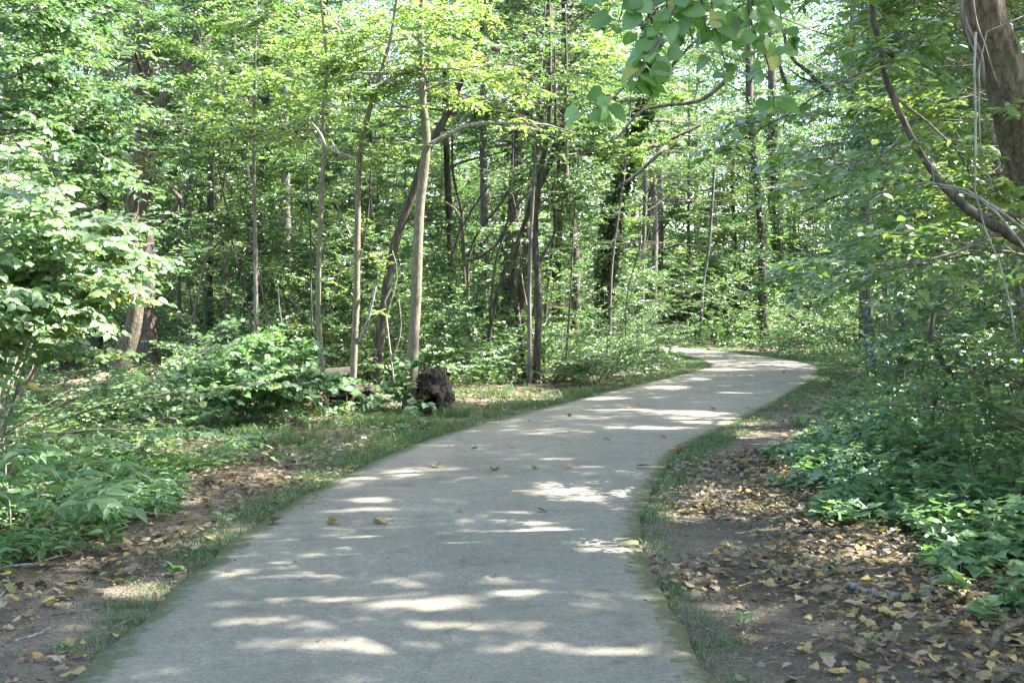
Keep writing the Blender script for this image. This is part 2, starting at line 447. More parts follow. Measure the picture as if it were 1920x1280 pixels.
for q in [(160, 500, 8.6, .8, .7, .35), (60, 330, 9, .5, .6, .3), (250, 560, 8.2, .3, .3, .2), (40, 560, 8.0, .3, .5, .3), (110, 640, 8.0, .3, .3, .2),
          (800, 100, 20, 2.1, 1.5, .8), (640, 60, 20, 1.4, 1.4, .8), (950, 90, 22, 1.6, 1.6, .8), (800, 280, 20, .25, .4, .8), (670, 420, 20, .22, .5, .6), (870, 215, 20, .6, .3, .3), (1000, 230, 20, .6, .4, .3),
          (1750, 560, 12, .35, .3, .3), (1880, 180, 11, .5, .5, .3), (1750, 380, 10, .45, .45, .3), (1600, 260, 11, .5, .5, .3), (1480, 370, 9, .2, .2, .2), (1660, 345, 8.4, .3, .2, .2),
          (960, 400, 33, .5, .8, .5), (1160, 420, 40, 1.2, 1.2, .5), (1080, 670, 32, 1.6, 1.2, .4), (1000, 660, 30, 1.2, 1.2, .4), (700, 480, 27, 1.4, 1.4, .5), (880, 470, 30, 1, 1, .5),
          (540, 630, 17.3, .35, .3, .3), (440, 720, 17, .3, .3, .3), (260, 560, 30, .35, .6, .4), (230, 640, 27, .35, .5, .5), (210, 750, 26.5, .6, .5, .3), (1430, 620, 60, 3.5, 3, .6), (1500, 560, 60, 3, 3, .6),
          (1380, 430, 60, 3, 3, .6), (1230, 480, 45, 1.2, 2.5, .6), (1840, 1050, 6.6, .22, .2, .2), (1800, 850, 8.5, .2, .2, .15), (560, 290, 19, .4, .3, .2), (1150, 180, 30, 2, 2, .5), (1340, 180, 40, 3, 3, .6),
          (420, 450, 30, .8, .8, .4), (1650, 520, 16, .5, .5, .3), (1560, 500, 18, .6, .6, .3), (120, 180, 14, .7, .7, .3), (330, 250, 16, .6, .6, .3), (500, 100, 18, .8, .8, .3)]:
    lit_at(*q)
_r = np.random.default_rng(5)
for _ in range(420):          # scattered small gaps that fleck the wood on both sides with sun
    Y_ = _r.uniform(8, 46); x_ = _r.uniform(-.47, .5) * Y_; z_ = _r.uniform(.4, min(2 + .27 * Y_, 8))
    gx_, gy_ = x_ - SUN[0] / SUN[2] * z_, Y_ - SUN[1] / SUN[2] * z_
    d_, s_ = path_dist(np.array([[gx_, gy_]])); d1_, s1_ = path_dist(np.array([[x_, Y_]]))
    if d_[0] < 1.1 or d1_[0] < 1.0 or s_[0] != s1_[0]: continue
    r_ = _r.uniform(.10, .30) * (1 + Y_ / 40)
    if x_ > 0: r_ *= 1.35
    elif z_ < 2.4: continue
    LIT.append((x_, Y_, max(z_, .3), r_, r_ * .8, .5))
LITA = np.array(LIT)
AT = LITA[:, 2] > .25
LITA[AT, 3:5] *= 1.35

def carve(P, tab=None):
    """mask of the leaves to keep: the canopy has gaps through which the sun reaches the patches above"""
    keep = np.ones(len(P), bool)
    if len(P) == 0: return keep
    for cx, cy_, cz, rx, ry, dz in (LITA if tab is None else tab):
        t = (P[:, 2] - cz) / SUN[2]
        m = t > dz / SUN[2]
        gx = P[:, 0] - SUN[0] * t - cx; gy = P[:, 1] - SUN[1] * t - cy_
        m &= (np.abs(gx) < rx * 1.5) & (np.abs(gy) < ry * 1.7 + .1)
        if not m.any(): continue
        idx = np.nonzero(m)[0]
        x_, y_ = gx[idx], gy[idx]
        e = (x_ / (rx * .95)) ** 2 + (y_ / (ry * (.8 if cz < .25 else 1.0) * (.78 if cz < .25 and cy_ > 8.6 else 1.0) + .01)) ** 2
        nz = vnoise((x_ + cx) * .7, (y_ + cy_) * 1.5, 9.0, cx)
        keep[idx[e < 0.92 + 0.75 * nz]] = False
    return keep

def corridor(P):
    """leaves that trail users would brush away"""
    d, s = path_dist(P)
    lim = np.where(P[:, 1] < 34, 0.4, 0.12)
    k_ = ~((d < lim) & (P[:, 2] < 4.6 + 0.4 * vnoise(P[:, 0], P[:, 1], 2)))
    near = (np.abs(P[:, 0]) < 0.47 * P[:, 1] + 0.25) & (P[:, 1] < 6.5) & (P[:, 1] > -1) & (P[:, 2] > 0.9) & (P[:, 2] < 1.6 + .29 * P[:, 1] + .15)
    k_ &= ~near
    k_ &= ~((np.abs(P[:, 0]) < 1.2) & (np.abs(P[:, 1]) < 1.5) & (P[:, 2] < 3))
    return k_

# ------------------------------------------------------------------ growing wood and leaves
def interp_poly(pts, t):
    pts = np.asarray(pts); s = np.concatenate([[0], np.cumsum(np.linalg.norm(np.diff(pts, axis=0), axis=1))]); s /= s[-1]
    return np.stack([np.interp(t, s, pts[:, k_]) for k_ in range(3)], -1)

def smooth_poly(pts, rad, n=None):
    pts = np.asarray(pts, float)
    P4 = np.hstack([pts, np.asarray(rad, float)[:, None]])
    L = np.linalg.norm(np.diff(pts, axis=0), axis=1).sum()
    n = n or int(max(6, min(60, L / 0.22)))
    R = resample(P4, n)
    return R[:, :3], np.maximum(R[:, 3], 0.002)

def limb_poly(s, az, el, L, droop=0.0, wob=0.12, n=7):
    d = np.array([math.cos(az) * math.cos(el), math.sin(az) * math.cos(el), math.sin(el)])
    P = [s.copy()]
    st = L / (n - 1)
    for i in range(n - 1):
        d = d + rng.normal(0, wob, 3); d[2] -= droop / n
        d /= np.linalg.norm(d)
        P.append(P[-1] + d * st)
    return np.array(P)

class Grow:
    """collects limbs, twigs and leaves of one plant"""
    def __init__(s):
        s.br = MB(); s.tw = []; s.twd = []; s.twl = []
    def limb(s, P, r0, r1, nsub=8, subL=0.45, t0=0.25, ntw=7, twL=0.4, flat=0.25, seg=6, tipbias=1.0, sub_r=0.35, wood=True):
        L = np.linalg.norm(np.diff(P, axis=0), axis=1).sum()
        r = np.linspace(r0, r1, len(P))
        if wood is True: tube(s.br, P, r, seg)
        for k_ in range(nsub):
            t = t0 + (1 - t0) * ((k_ + U(0, 1)) / nsub) ** tipbias
            o = interp_poly(P, t)
            a = interp_poly(P, max(0, t - .08)); b = interp_poly(P, min(1, t + .08))
            d = unit(b - a)
            sd = 1 if k_ % 2 else -1
            side = unit(np.cross(d, [0, 0, 1.0]) + 1e-4)
            ang = U(.5, 1.2)
            v = d * math.cos(ang) + side * sd * math.sin(ang) + np.array([0, 0, rng.normal(0, flat)])
            v = unit(v)
            ll = L * subL * (1 - 0.45 * t) * U(.7, 1.2)
            Q = [o]
            for q in range(4):
                v = unit(v + rng.normal(0, .13, 3) * np.array([1, 1, .6]))
                Q.append(Q[-1] + v * ll / 4)
            Q = np.array(Q)
            if wood: tube(s.br, Q, np.linspace(max(r0 * sub_r * (1 - .5 * t), .004), .002, 5), 4 if r0 < .1 else 5, cap=False)
            s.twigs_on(Q, ntw, twL, flat)
    def twigs_on(s, Q, ntw, twL, flat=.25, t0=.12):
        t = t0 + (1 - t0) * (np.arange(ntw) + U(0, 1, ntw)) / ntw
        O = interp_poly(Q, t)
        A = interp_poly(Q, np.clip(t - .1, 0, 1)); B = interp_poly(Q, np.clip(t + .1, 0, 1))
        d = unit(B - A)
        side = unit(np.cross(d, [0, 0, 1.0]) + 1e-4) * np.where(np.arange(ntw) % 2, 1, -1)[:, None]
        ang = U(.3, 1.15, ntw)[:, None]
        v = d * np.cos(ang) + side * np.sin(ang)
        v[:, 2] += rng.normal(-.04, flat, ntw)
        s.tw.append(O); s.twd.append(unit(v)); s.twl.append(U(.6, 1.25, ntw) * twL)
    def leaves(s, mb, tpl, size, k=9, up=0.35, tint=(0.5, 0.2), filt=None, twr=.0025, twmb=None, droop=.12, keep=1.0, nb=(0, 0, 0)):
        if not s.tw: return
        O = np.vstack(s.tw); D = np.vstack(s.twd); L = np.concatenate(s.twl)
        base_t = rng.normal(tint[0], tint[1], len(O))
        if filt is not None:
            kp = corridor(O + D * L[:, None] * .8)
            if filt is filt_all: kp &= carve(O + D * L[:, None] * .5, LITA[AT])
            kk = kp | (U(0, 1, len(O)) < 0.0)
            O, D, L, base_t = O[kk], D[kk], L[kk], base_t[kk]
        if keep < 1:
            kk = U(0, 1, len(O)) < keep; O, D, L, base_t = O[kk], D[kk], L[kk], base_t[kk]
        n = len(O)
        if twmb is not None: twigs(twmb, O, O + D * L[:, None] + np.array([0, 0, -1]) * (L * .05)[:, None], twr)
        u = (np.arange(k)[None] + U(.2, 1.0, (n, k))) / k
        P = O[:, None] + D[:, None] * (L[:, None] * u)[..., None]
        P[..., 2] -= (L[:, None] * u * u) * .06
        side = unit(np.cross(D, np.array([0, 0, 1.0])) + 1e-5)
        sg = np.where(np.arange(k) % 2, 1, -1)[None, :, None]
        LD = D[:, None] * U(.3, .8, (n, k, 1)) + side[:, None] * sg * U(.5, 1.0, (n, k, 1)) + rng.normal(0, .18, (n, k, 3))
        LD[..., 2] -= droop
        NN = np.array([0, 0, 1.0]) + np.array(nb) + rng.normal(0, up, (n, k, 3))
        S = size * U(.6, 1.2, (n, k)) * (1 - .25 * (u - .5) ** 2)
        Pf = P.reshape(-1, 3); LDf = LD.reshape(-1, 3); Nf = NN.reshape(-1, 3)
        tt = np.clip(np.repeat(base_t, k) + rng.normal(0, .10, n * k), 0.0, 0.96)
        rare = U(0, 1, n * k) < .003
        tt[rare] = 1.2
        kk = np.ones(n * k, bool) if filt is None else filt(Pf)
        place(mb, tpl, Pf[kk], LDf[kk], Nf[kk], S.ravel()[kk], tt[kk])

def filt_all(P): 
    k_ = carve(P)
    k_[k_] &= corridor(P[k_])
    return k_
def filt_cor(P): return corridor(P)

def tree(name, label, cat, pts, rad, limbs=None, leaf='leaf', tpl=LEAF6, size=.1, k=9, bark='bark_grey', group=None, extra=None, filt=filt_all,
         nl=0, t0=.45, LL=3.0, nsub=9, ntw=7, twL=.42, el=(.1, .8), tint=(.5, .17), up=.35, seg=12, rough=.035, az=None, droop=.3, flat=.22, keep=1.0, vine=None, flare=None, twigmat='twig', nb=None, ridge=0.0, ivy=0):
    """one tree: trunk, branches, crown under an Empty at its foot"""
    P, R = smooth_poly(pts, rad)
    if flare: 
        hh = P[:, 2] - P[0, 2]
        R = R * (1 + flare * np.exp(-hh / (R[0] * 2.5)))
    base = P[0].copy()
    root = empty(name, base)
    tag(root, label, cat, group)
    tb = MB(); tube(tb, P, R, seg, rough, ridge=ridge)
    tb.build('trunk', M[bark], smooth=True, parent=root, base=base)
    if ivy:
        t_ = U(0, .62, ivy) ** 1.0; C_ = interp_poly(P, t_); a_ = U(0, 6.283, ivy); o_ = np.stack([np.cos(a_), np.sin(a_), U(-.5, .2, ivy)], 1)
        rr = np.interp(t_, np.linspace(0, 1, len(R)), R)[:, None] * U(.95, 1.6, (ivy, 1)) + .02; rr = rr * (1 + .8 * vnoise(t_ * 30, a_, 1.0)[:, None] ** 2)
        cb_ = MB(); place(cb_, CORD, C_ + o_ * [1, 1, 0] * rr, o_ + rng.normal(0, .3, (ivy, 3)), o_ * .8 + [0, 0, .8] + rng.normal(0, .3, (ivy, 3)), U(.08, .15, ivy), np.clip(rng.normal(.45, .2, ivy), 0, .97))
        cb_.build('climbing_vine', M['leaf'], parent=root, base=base)
    g = Grow()
    tot = np.linalg.norm(np.diff(P, axis=0), axis=1).sum()
    for q in range(nl):
        t = t0 + (1 - t0) * (q + U(0, 1)) / nl
        o = interp_poly(P, t)
        a_ = (q * 2.4 + U(-.5, .5)) if az is None else U(*az)
        L = LL * (1 - .55 * (t - t0) / (1 - t0 + 1e-6)) * U(.75, 1.2)
        r0 = max(np.interp(t, np.linspace(0, 1, len(R)), R) * .42, .008)
        lp = limb_poly(o, a_, U(*el), L, droop=droop)
        g.limb(lp, min(r0, L * .02 + .01), .004, nsub=nsub, ntw=ntw, twL=twL, flat=flat)
    for e in (extra or []):
        g.limb(np.asarray(e[0], float), e[1], e[2], **(e[3] if len(e) > 3 else {}))
    cb = MB()
    if nb is None: nb = (0, 0, 0) if filt is None else (.28, -.3, 0) if base[0] < .1 * base[1] else (-.32, -.3, 0)
    g.leaves(cb, tpl, size, k, up=up, tint=tint, filt=filt, twmb=g.br, keep=keep, nb=nb)
    if g.br.n: g.br.build('branches', M[twigmat], smooth=False, parent=root, base=base)
    if cb.n: cb.build('crown', M[leaf], parent=root, base=base)
    return root

def pxl(lst, Y, dY=0.0, ground=True):
    """photo polyline (foot first) -> world points at depth Y"""
    n = len(lst)
    out = [W(a, b, Y + dY * i / max(1, n - 1)) for i, (a, b) in enumerate(lst)]
    if ground:
        z = float(hgt(out[0][0], out[0][1])[0])
        out[0][2] = z - .05
    return out

# ------------------------------------------------------------------ ground and trail
def soil_mat():
    m, nt, out = new_mat('forest_soil')
    geo = N(nt, 'ShaderNodeNewGeometry')
    n1 = N(nt, 'ShaderNodeTexNoise'); n1.inputs['Scale'].default_value = 1.1; n1.inputs['Detail'].default_value = 5
    n2 = N(nt, 'ShaderNodeTexNoise'); n2.inputs['Scale'].default_value = 38; n2.inputs['Detail'].default_value = 6; n2.inputs['Roughness'].default_value = .75
    n3 = N(nt, 'ShaderNodeTexVoronoi'); n3.inputs['Scale'].default_value = 55
    for n in (n1, n2, n3): nt.links.new(geo.outputs['Position'], n.inputs['Vector'])
    r1 = ramp(nt, [(.3, (.090, .070, .046)), (.5, (.145, .116, .080)), (.7, (.21, .172, .122))])
    nt.links.new(n1.outputs['Fac'], r1.inputs['Fac'])
    r2 = ramp(nt, [(.3, (.40, .38, .36)), (.5, (.95, .95, .95)), (.72, (1.5, 1.42, 1.35))])
    nt.links.new(n2.outputs['Fac'], r2.inputs['Fac'])
    mu = N(nt, 'ShaderNodeMix', data_type='RGBA', blend_type='MULTIPLY'); mu.inputs[0].default_value = 1.0
    nt.links.new(r1.outputs[0], mu.inputs[6]); nt.links.new(r2.outputs[0], mu.inputs[7])
    p = N(nt, 'ShaderNodeBsdfPrincipled'); p.inputs['Roughness'].default_value = .9; p.inputs['Specular IOR Level'].default_value = .25
    nt.links.new(mu.outputs[2], p.inputs['Base Color'])
    ad = N(nt, 'ShaderNodeMath', operation='ADD'); nt.links.new(n2.outputs['Fac'], ad.inputs[0]); nt.links.new(n3.outputs['Distance'], ad.inputs[1])
    b = N(nt, 'ShaderNodeBump'); b.inputs['Strength'].default_value = .9; b.inputs['Distance'].default_value = .025
    nt.links.new(ad.outputs[0], b.inputs['Height']); nt.links.new(b.outputs[0], p.inputs['Normal'])
    nt.links.new(p.outputs[0], out.inputs['Surface'])
    return m

def trail_mat():
    m, nt, out = new_mat('worn_asphalt')
    geo = N(nt, 'ShaderNodeNewGeometry')
    at = N(nt, 'ShaderNodeAttribute'); at.attribute_name = 'tint'
    def nz(sc, det=3, ro=.6):
        n = N(nt, 'ShaderNodeTexNoise'); n.inputs['Scale'].default_value = sc; n.inputs['Detail'].default_value = det; n.inputs['Roughness'].default_value = ro
        nt.links.new(geo.outputs['Position'], n.inputs['Vector']); return n
    big, mid, fine = nz(.7, 4), nz(9, 4), nz(75, 5, .85)
    vo = N(nt, 'ShaderNodeTexVoronoi'); vo.inputs['Scale'].default_value = 95; nt.links.new(geo.outputs['Position'], vo.inputs['Vector'])
    r1 = ramp(nt, [(.3, (.160, .144, .106)), (.7, (.220, .201, .152))]); nt.links.new(big.outputs['Fac'], r1.inputs['Fac'])
    r2 = ramp(nt, [(.25, (.25, .25, .25)), (.42, (.85, .85, .85)), (.55, (1.05, 1.05, 1.05)), (.66, (1.35, 1.35, 1.32)), (.76, (2.3, 2.3, 2.2))]); nt.links.new(fine.outputs['Fac'], r2.inputs['Fac'])
    r3 = ramp(nt, [(.3, (.88, .88, .88)), (.5, (1, 1, 1)), (.7, (1.1, 1.1, 1.1))]); nt.links.new(mid.outputs['Fac'], r3.inputs['Fac'])
    cr = ramp(nt, [(.0, (.9, .9, .9)), (1, (1.1, 1.1, 1.1))]); nt.links.new(vo.outputs['Color'], cr.inputs['Fac'])
    def mul(a, b, f=1.0):
        x = N(nt, 'ShaderNodeMix', data_type='RGBA', blend_type='MULTIPLY'); x.inputs[0].default_value = f
        nt.links.new(a, x.inputs[6]); nt.links.new(b, x.inputs[7]); return x.outputs[2]
    gr = nz(34, 2, .5); rg_ = ramp(nt, [(.3, (.86, .86, .86)), (.5, (1, 1, 1)), (.68, (1.14, 1.14, 1.13))]); nt.links.new(gr.outputs['Fac'], rg_.inputs['Fac'])
    c = mul(mul(mul(mul(r1.outputs[0], r2.outputs[0]), r3.outputs[0]), cr.outputs[0]), rg_.outputs[0])
    # old hairline cracks and darker worn stains
    wv = N(nt, 'ShaderNodeMix', data_type='RGBA', blend_type='ADD'); wv.inputs[0].default_value = 1.0
    nt.links.new(geo.outputs['Position'], wv.inputs[6]); nt.links.new(big.outputs['Color'], wv.inputs[7])
    vc = N(nt, 'ShaderNodeTexVoronoi', feature='DISTANCE_TO_EDGE'); vc.inputs['Scale'].default_value = .33; nt.links.new(wv.outputs[2], vc.inputs['Vector'])
    rk = ramp(nt, [(0.0, (.72, .72, .70)), (.002, (.82, .82, .81)), (.004, (1, 1, 1))]); nt.links.new(vc.outputs['Distance'], rk.inputs['Fac'])
    st_ = nz(2.6, 5, .65); rs = ramp(nt, [(.34, (.80, .79, .77)), (.46, (1, 1, 1)), (.62, (1.0, 1.0, 1.0)), (.72, (1.1, 1.1, 1.08))]); nt.links.new(st_.outputs['Fac'], rs.inputs['Fac'])
    c = mul(mul(c, rk.outputs[0], .8), rs.outputs[0])
    # moss and soil creeping in from the edge: tint holds the distance from the edge in metres
    e = N(nt, 'ShaderNodeMath', operation='MULTIPLY_ADD'); e.inputs[1].default_value = .50; nt.links.new(mid.outputs['Fac'], e.inputs[0])
    e2 = N(nt, 'ShaderNodeMath', operation='MULTIPLY_ADD'); e2.inputs[1].default_value = .26; e2.inputs[2].default_value = -.24
    nt.links.new(big.outputs['Fac'], e2.inputs[0]); nt.links.new(e2.outputs[0], e.inputs[2])
    sb = N(nt, 'ShaderNodeMath', operation='SUBTRACT'); nt.links.new(e.outputs[0], sb.inputs[0]); nt.links.new(at.outputs['Fac'], sb.inputs[1])
    rm = ramp(nt, [(0.0, (0, 0, 0)), (.07, (1, 1, 1))])
    nt.links.new(sb.outputs[0], rm.inputs['Fac'])
    brk = nz(26, 6, .8); rb_ = ramp(nt, [(.34, (.15, .15, .15)), (.47, (1, 1, 1))]); nt.links.new(brk.outputs['Fac'], rb_.inputs['Fac'])
    mf = N(nt, 'ShaderNodeMath', operation='MULTIPLY'); nt.links.new(rm.outputs[0], mf.inputs[0]); nt.links.new(rb_.outputs[0], mf.inputs[1])
    rc = ramp(nt, [(.35, (.050, .060, .016)), (.5, (.085, .098, .028)), (.64, (.10, .085, .050))]); nt.links.new(mid.outputs['Fac'], rc.inputs['Fac'])
    mo = mul(rc.outputs[0], r2.outputs[0])
    mx = N(nt, 'ShaderNodeMix', data_type='RGBA'); nt.links.new(mf.outputs[0], mx.inputs[0]); nt.links.new(c, mx.inputs[6]); nt.links.new(mo, mx.inputs[7])
    p = N(nt, 'ShaderNodeBsdfPrincipled'); p.inputs['Roughness'].default_value = .82; p.inputs['Specular IOR Level'].default_value = .3
    nt.links.new(mx.outputs[2], p.inputs['Base Color'])
    b = N(nt, 'ShaderNodeBump'); b.inputs['Strength'].default_value = .9; b.inputs['Distance'].default_value = .009
    nt.links.new(fine.outputs['Fac'], b.inputs['Height']); nt.links.new(b.outputs[0], p.inputs['Normal'])
    nt.links.new(p.outputs[0], out.inputs['Surface'])
    return m

def grid(xs, ys):
    X, Y = np.meshgrid(xs, ys)
    nx, ny = len(xs), len(ys)
    i = (np.arange(ny - 1)[:, None] * nx + np.arange(nx - 1)[None]).ravel()
    return X.ravel(), Y.ravel(), np.stack([i, i + 1, i + nx + 1, i + nx], 1)
xs = np.concatenate([np.linspace(-200, -30, 12)[:-1], np.linspace(-30, -6, 40)[:-1], np.linspace(-6, 12, 110)[:-1], np.linspace(12, 30, 30)[:-1], np.linspace(30, 200, 12)])
ys = np.concatenate([np.linspace(-60, -4, 10)[:-1], np.linspace(-4, 30, 200)[:-1], np.linspace(30, 80, 110)[:-1], np.linspace(80, 260, 40)])
gx, gy, gf = grid(xs, ys)
gz = hgt(gx, gy)
dd, _ = path_dist(np.stack([gx, gy], 1))
gz = np.where(dd < 0, gz - .02, gz)
tag(mesh_np('ground', np.stack([gx, gy, gz], 1), [gf], soil_mat(), smooth=True), kind='structure')

nc = 15
pv = []; pt = []
n = len(PLs)
for j in range(nc):
    u = j / (nc - 1)
    q = PLs * (1 - u) + PRs * u
    wob = (.03 * vnoise(q[:, 0], q[:, 1], 3.0, 2) + .02 * vnoise(q[:, 0], q[:, 1], 9.0, 4)) * (1 if j in (0, nc - 1) else 0)
    w = PRs - PLs; wl = np.linalg.norm(w, axis=1)
    q = q + w / wl[:, None] * wob[:, None]
    z = hbig(q[:, 0], q[:, 1]) + .010 + .02 * (1 - (2 * u - 1) ** 2)
    pv.append(np.stack([q[:, 0], q[:, 1], z], 1)); pt.append(np.minimum(u, 1 - u) * wl)
sk0 = pv[0] - [0, 0, .05]; sk1 = pv[-1] - [0, 0, .05]
pv = [sk0] + pv + [sk1]; pt = [np.zeros(n)] + pt + [np.zeros(n)]
PVv = np.stack(pv, 1); PT = np.stack(pt, 1)
i = (np.arange(n - 1)[:, None] * (nc + 2) + np.arange(nc + 1)[None]).ravel()
pf = np.stack([i, i + 1, i + nc + 3, i + nc + 2], 1)
tag(mesh_np('path', PVv.reshape(-1, 3), [pf], trail_mat(), tint=PT.ravel(), smooth=True), kind='structure')

def scatter(x0, x1, y0, y1, n):
    return np.stack([U(x0, x1, n), U(y0, y1, n)], 1)
def in_view(P, m=1.0):
    return np.abs(P[:, 0]) < .44 * P[:, 1] + m

# ------------------------------------------------------------------ low green cover, grass, litter (none of it could be counted)
def cover_depth_r(Y): return np.interp(Y, [4, 6, 8, 10, 13, 18, 24, 32, 45], [1.9, 1.7, 1.75, 1.55, 1.1, .95, 1.1, 1.5, .6])
def cover_depth_l(Y): return np.interp(Y, [5, 7.6, 8.6, 11, 13.5, 17, 24, 28, 40], [1.5, 1.15, .85, 1.25, 1.9, 3.0, 2.6, 1.0, .6])

def cover_plants(name, P, tpl, mat, leaf, nl, hfun, up=.3, kind_tint=(.45, .2), whorl=False, filt=None):
    d, s = path_dist(P)
    z0 = hgt(P[:, 0], P[:, 1])
    H = hfun(P, d)
    n = len(P)
    lean = rng.normal(0, .12, (n, 2))
    tt = rng.normal(kind_tint[0], kind_tint[1] * .6, n)
    mb = MB()
    st = MB()
    S0 = np.stack([P[:, 0], P[:, 1], z0 - .02], 1); E0 = np.stack([P[:, 0] + lean[:, 0] * H, P[:, 1] + lean[:, 1] * H, z0 + H], 1)
    twigs(st, S0, E0, .0032)
    f = U(.3, 1.0, (n, nl)) if not whorl else np.clip(np.linspace(.35, 1, nl)[None] + U(-.05, .05, (n, nl)), 0, 1)
    az = U(0, 6.283, (n, 1)) + np.arange(nl)[None] * 2.4 + U(-.4, .4, (n, nl))
    C = S0[:, None] + (E0 - S0)[:, None] * f[..., None]
    out = np.stack([np.cos(az), np.sin(az), U(-.25, .35, (n, nl))], -1)
    pet = leaf * .35
    Pp = C + out * pet * U(.3, 1.6, (n, nl, 1))
    NN = np.array([0, 0, 1.0]) + rng.normal(0, up, (n, nl, 3)) + out * .15
    S = leaf * U(.55, 1.25, (n, nl)) * (1.05 - .35 * (f - .5))
    t = np.clip(tt[:, None] + rng.normal(0, kind_tint[1] * .5, (n, nl)), 0, .97)
    t[U(0, 1, (n, nl)) < .012] = 1.0
    Pf, Df, Nf, Sf, tf = Pp.reshape(-1, 3), out.reshape(-1, 3), NN.reshape(-1, 3), S.ravel(), t.ravel()
    dd_, _ = path_dist(Pf)
    kp = dd_ > .12
    place(mb, tpl, Pf[kp], Df[kp], Nf[kp], Sf[kp], tf[kp])
    o1 = mb.build(name, M[mat])
    return o1, st

# right-hand bank of cover, broad and lobed leaves
def band(P, side, depth, noise=.45, lim=99):
    d, s = path_dist(P)
    return (s == side) & (d > depth(P[:, 1]) + noise * vnoise(P[:, 0], P[:, 1], 1.6, 1)) & (d < lim)
stems = MB()
def add_stems(st):
    for v, t in zip(st.V, st.T): pass
    off = stems.n
    stems.V += st.V; stems.T += st.T
    stems.F += [f + off for f in st.F]; stems.n += st.n

def hr(P, d): return np.clip(.16 + .32 * sstep(0, 2.2, d - cover_depth_r(P[:, 1])), 0, 1) * U(.6, 1.25, len(P)) * (1 + .25 * vnoise(P[:, 0], P[:, 1], 1.3, 6))
P = scatter(1, 14, 4, 16, 9000); P = P[in_view(P, 1.2)]; P = P[band(P, 1, cover_depth_r)]
h_ = len(P) // 2
o, st = cover_plants('ground_cover', P[:h_], LOBED, 'leaf_cover', .125, 7, hr, up=.28); add_stems(st)
tag(o, 'blue-green lobed leaves carpeting the bank to the right of the path', 'ground cover', kind='stuff')
o, st = cover_plants('ground_cover', P[h_:], CORD, 'leaf_cover', .095, 8, hr, up=.3, kind_tint=(.6, .22)); add_stems(st)
tag(o, 'heart-shaped green leaves mixed into the bank right of the path', 'ground cover', kind='stuff')
P = scatter(2, 26, 16, 46, 15000); P = P[in_view(P, 1.5)]; P = P[band(P, 1, cover_depth_r)]
o, st = cover_plants('ground_cover', P, LEAF6, 'leaf_cover', .11, 7, hr, up=.35, kind_tint=(.62, .2)); add_stems(st)
tag(o, 'green undergrowth carpet along the outside of the bend, right of the path', 'ground cover', kind='stuff')
# left-hand cover, narrow pointed leaves
def hl(P, d): return np.clip(.14 + .38 * sstep(0, 1.6, d - cover_depth_l(P[:, 1])), 0, 1) * U(.6, 1.3, len(P)) * (1 + .3 * vnoise(P[:, 0], P[:, 1], 1.5, 9))
P = scatter(-9, -1.5, 4.5, 15, 6500); P = P[in_view(P, 1.2)]; P = P[band(P, -1, cover_depth_l, .3, 3.2)]
fx = sstep(13.5, 11.5, P[:, 1]) ; P = P[U(0, 1, len(P)) < np.clip(fx, .05, 1)]
o, st = cover_plants('ground_cover', P, LANCE, 'leaf_cover', .115, 9, hl, up=.32, kind_tint=(.62, .2)); add_stems(st)
tag(o, 'green pointed-leaf weeds filling the left verge beside the path', 'ground cover', kind='stuff')
# sparse seedlings on the open floor and verges
P = scatter(-16, 0, 10, 30, 7500); P = P[in_view(P, 1.2)]; d, s = path_dist(P); P = P[(s < 0) & (d > .3) & (vnoise(P[:, 0], P[:, 1], 1.1, 4) + U(-.5, .5, len(P)) > np.where((P[:, 0] > -5) & (d < 1.8), .2, -.45))]
o, st = cover_plants('ground_cover', P, LEAF6, 'leaf', .08, 6, lambda P, d: U(.06, .26, len(P)), up=.35, kind_tint=(.6, .2)); add_stems(st)
tag(o, 'small scattered seedlings on the leafy floor left of the path', 'ground cover', kind='stuff')
# far and left-hand undergrowth
P = scatter(-30, 34, 24, 84, 26000); P = P[in_view(P, 2)]; d, s = path_dist(P)
P = P[(d > np.where(s < 0, np.where(P[:, 1] < 30, 2.2, .9), 1.0) + .5 * vnoise(P[:, 0], P[:, 1], .8)) & ~((s > 0) & (P[:, 1] < 46))]
P = P[~((P[:, 0] < -6.5) & (P[:, 1] < 31) & (P[:, 0] > -13))]
o, st = cover_plants('undergrowth', P, LEAF6, 'leaf', .15, 6, lambda P, d: (.25 + .5 * sstep(.5, 3, d)) * U(.6, 1.4, len(P)), up=.45, kind_tint=(.5, .22)); add_stems(st)
tag(o, 'leafy undergrowth on the forest floor beyond the path bend', 'undergrowth', kind='stuff')
tag(stems.build('plant_stems', M['twig']), 'thin stems under the low leaves on both banks', 'stems', kind='stuff')

# grass
def grass(P, H, wd, tint, name, label):
    n = len(P)
    z = hgt(P[:, 0], P[:, 1]) - .01
    az = U(0, 6.28, n); ln = U(.2, 1.3, n) * H
    d = np.stack([np.cos(az), np.sin(az), np.zeros(n)], 1); sd = np.stack([-np.sin(az), np.cos(az), np.zeros(n)], 1)
    b = np.stack([P[:, 0], P[:, 1], z], 1)
    m1 = b + d * (ln * .3)[:, None] + np.array([0, 0, 1]) * (H * .6)[:, None]
    tp = b + d * ln[:, None] + np.array([0, 0, 1]) * (H * U(.75, 1.0, n))[:, None]
    w = (wd * U(.7, 1.3, n))[:, None]
    V = np.stack([b - sd * w, b + sd * w, m1 + sd * w * .8, m1 - sd * w * .8, tp], 1)
    f4 = np.array([[0, 1, 2, 3]]); f3 = np.array([[3, 2, 4]])
    o_ = (np.arange(n) * 5)[:, None, None]
    ob = mesh_np(name, V.reshape(-1, 3), [(f4[None] + o_).reshape(-1, 4), (f3[None] + o_).reshape(-1, 3)], M['grass'], tint=np.repeat(tint, 5))
    tag(ob, label, 'grass', kind='stuff')
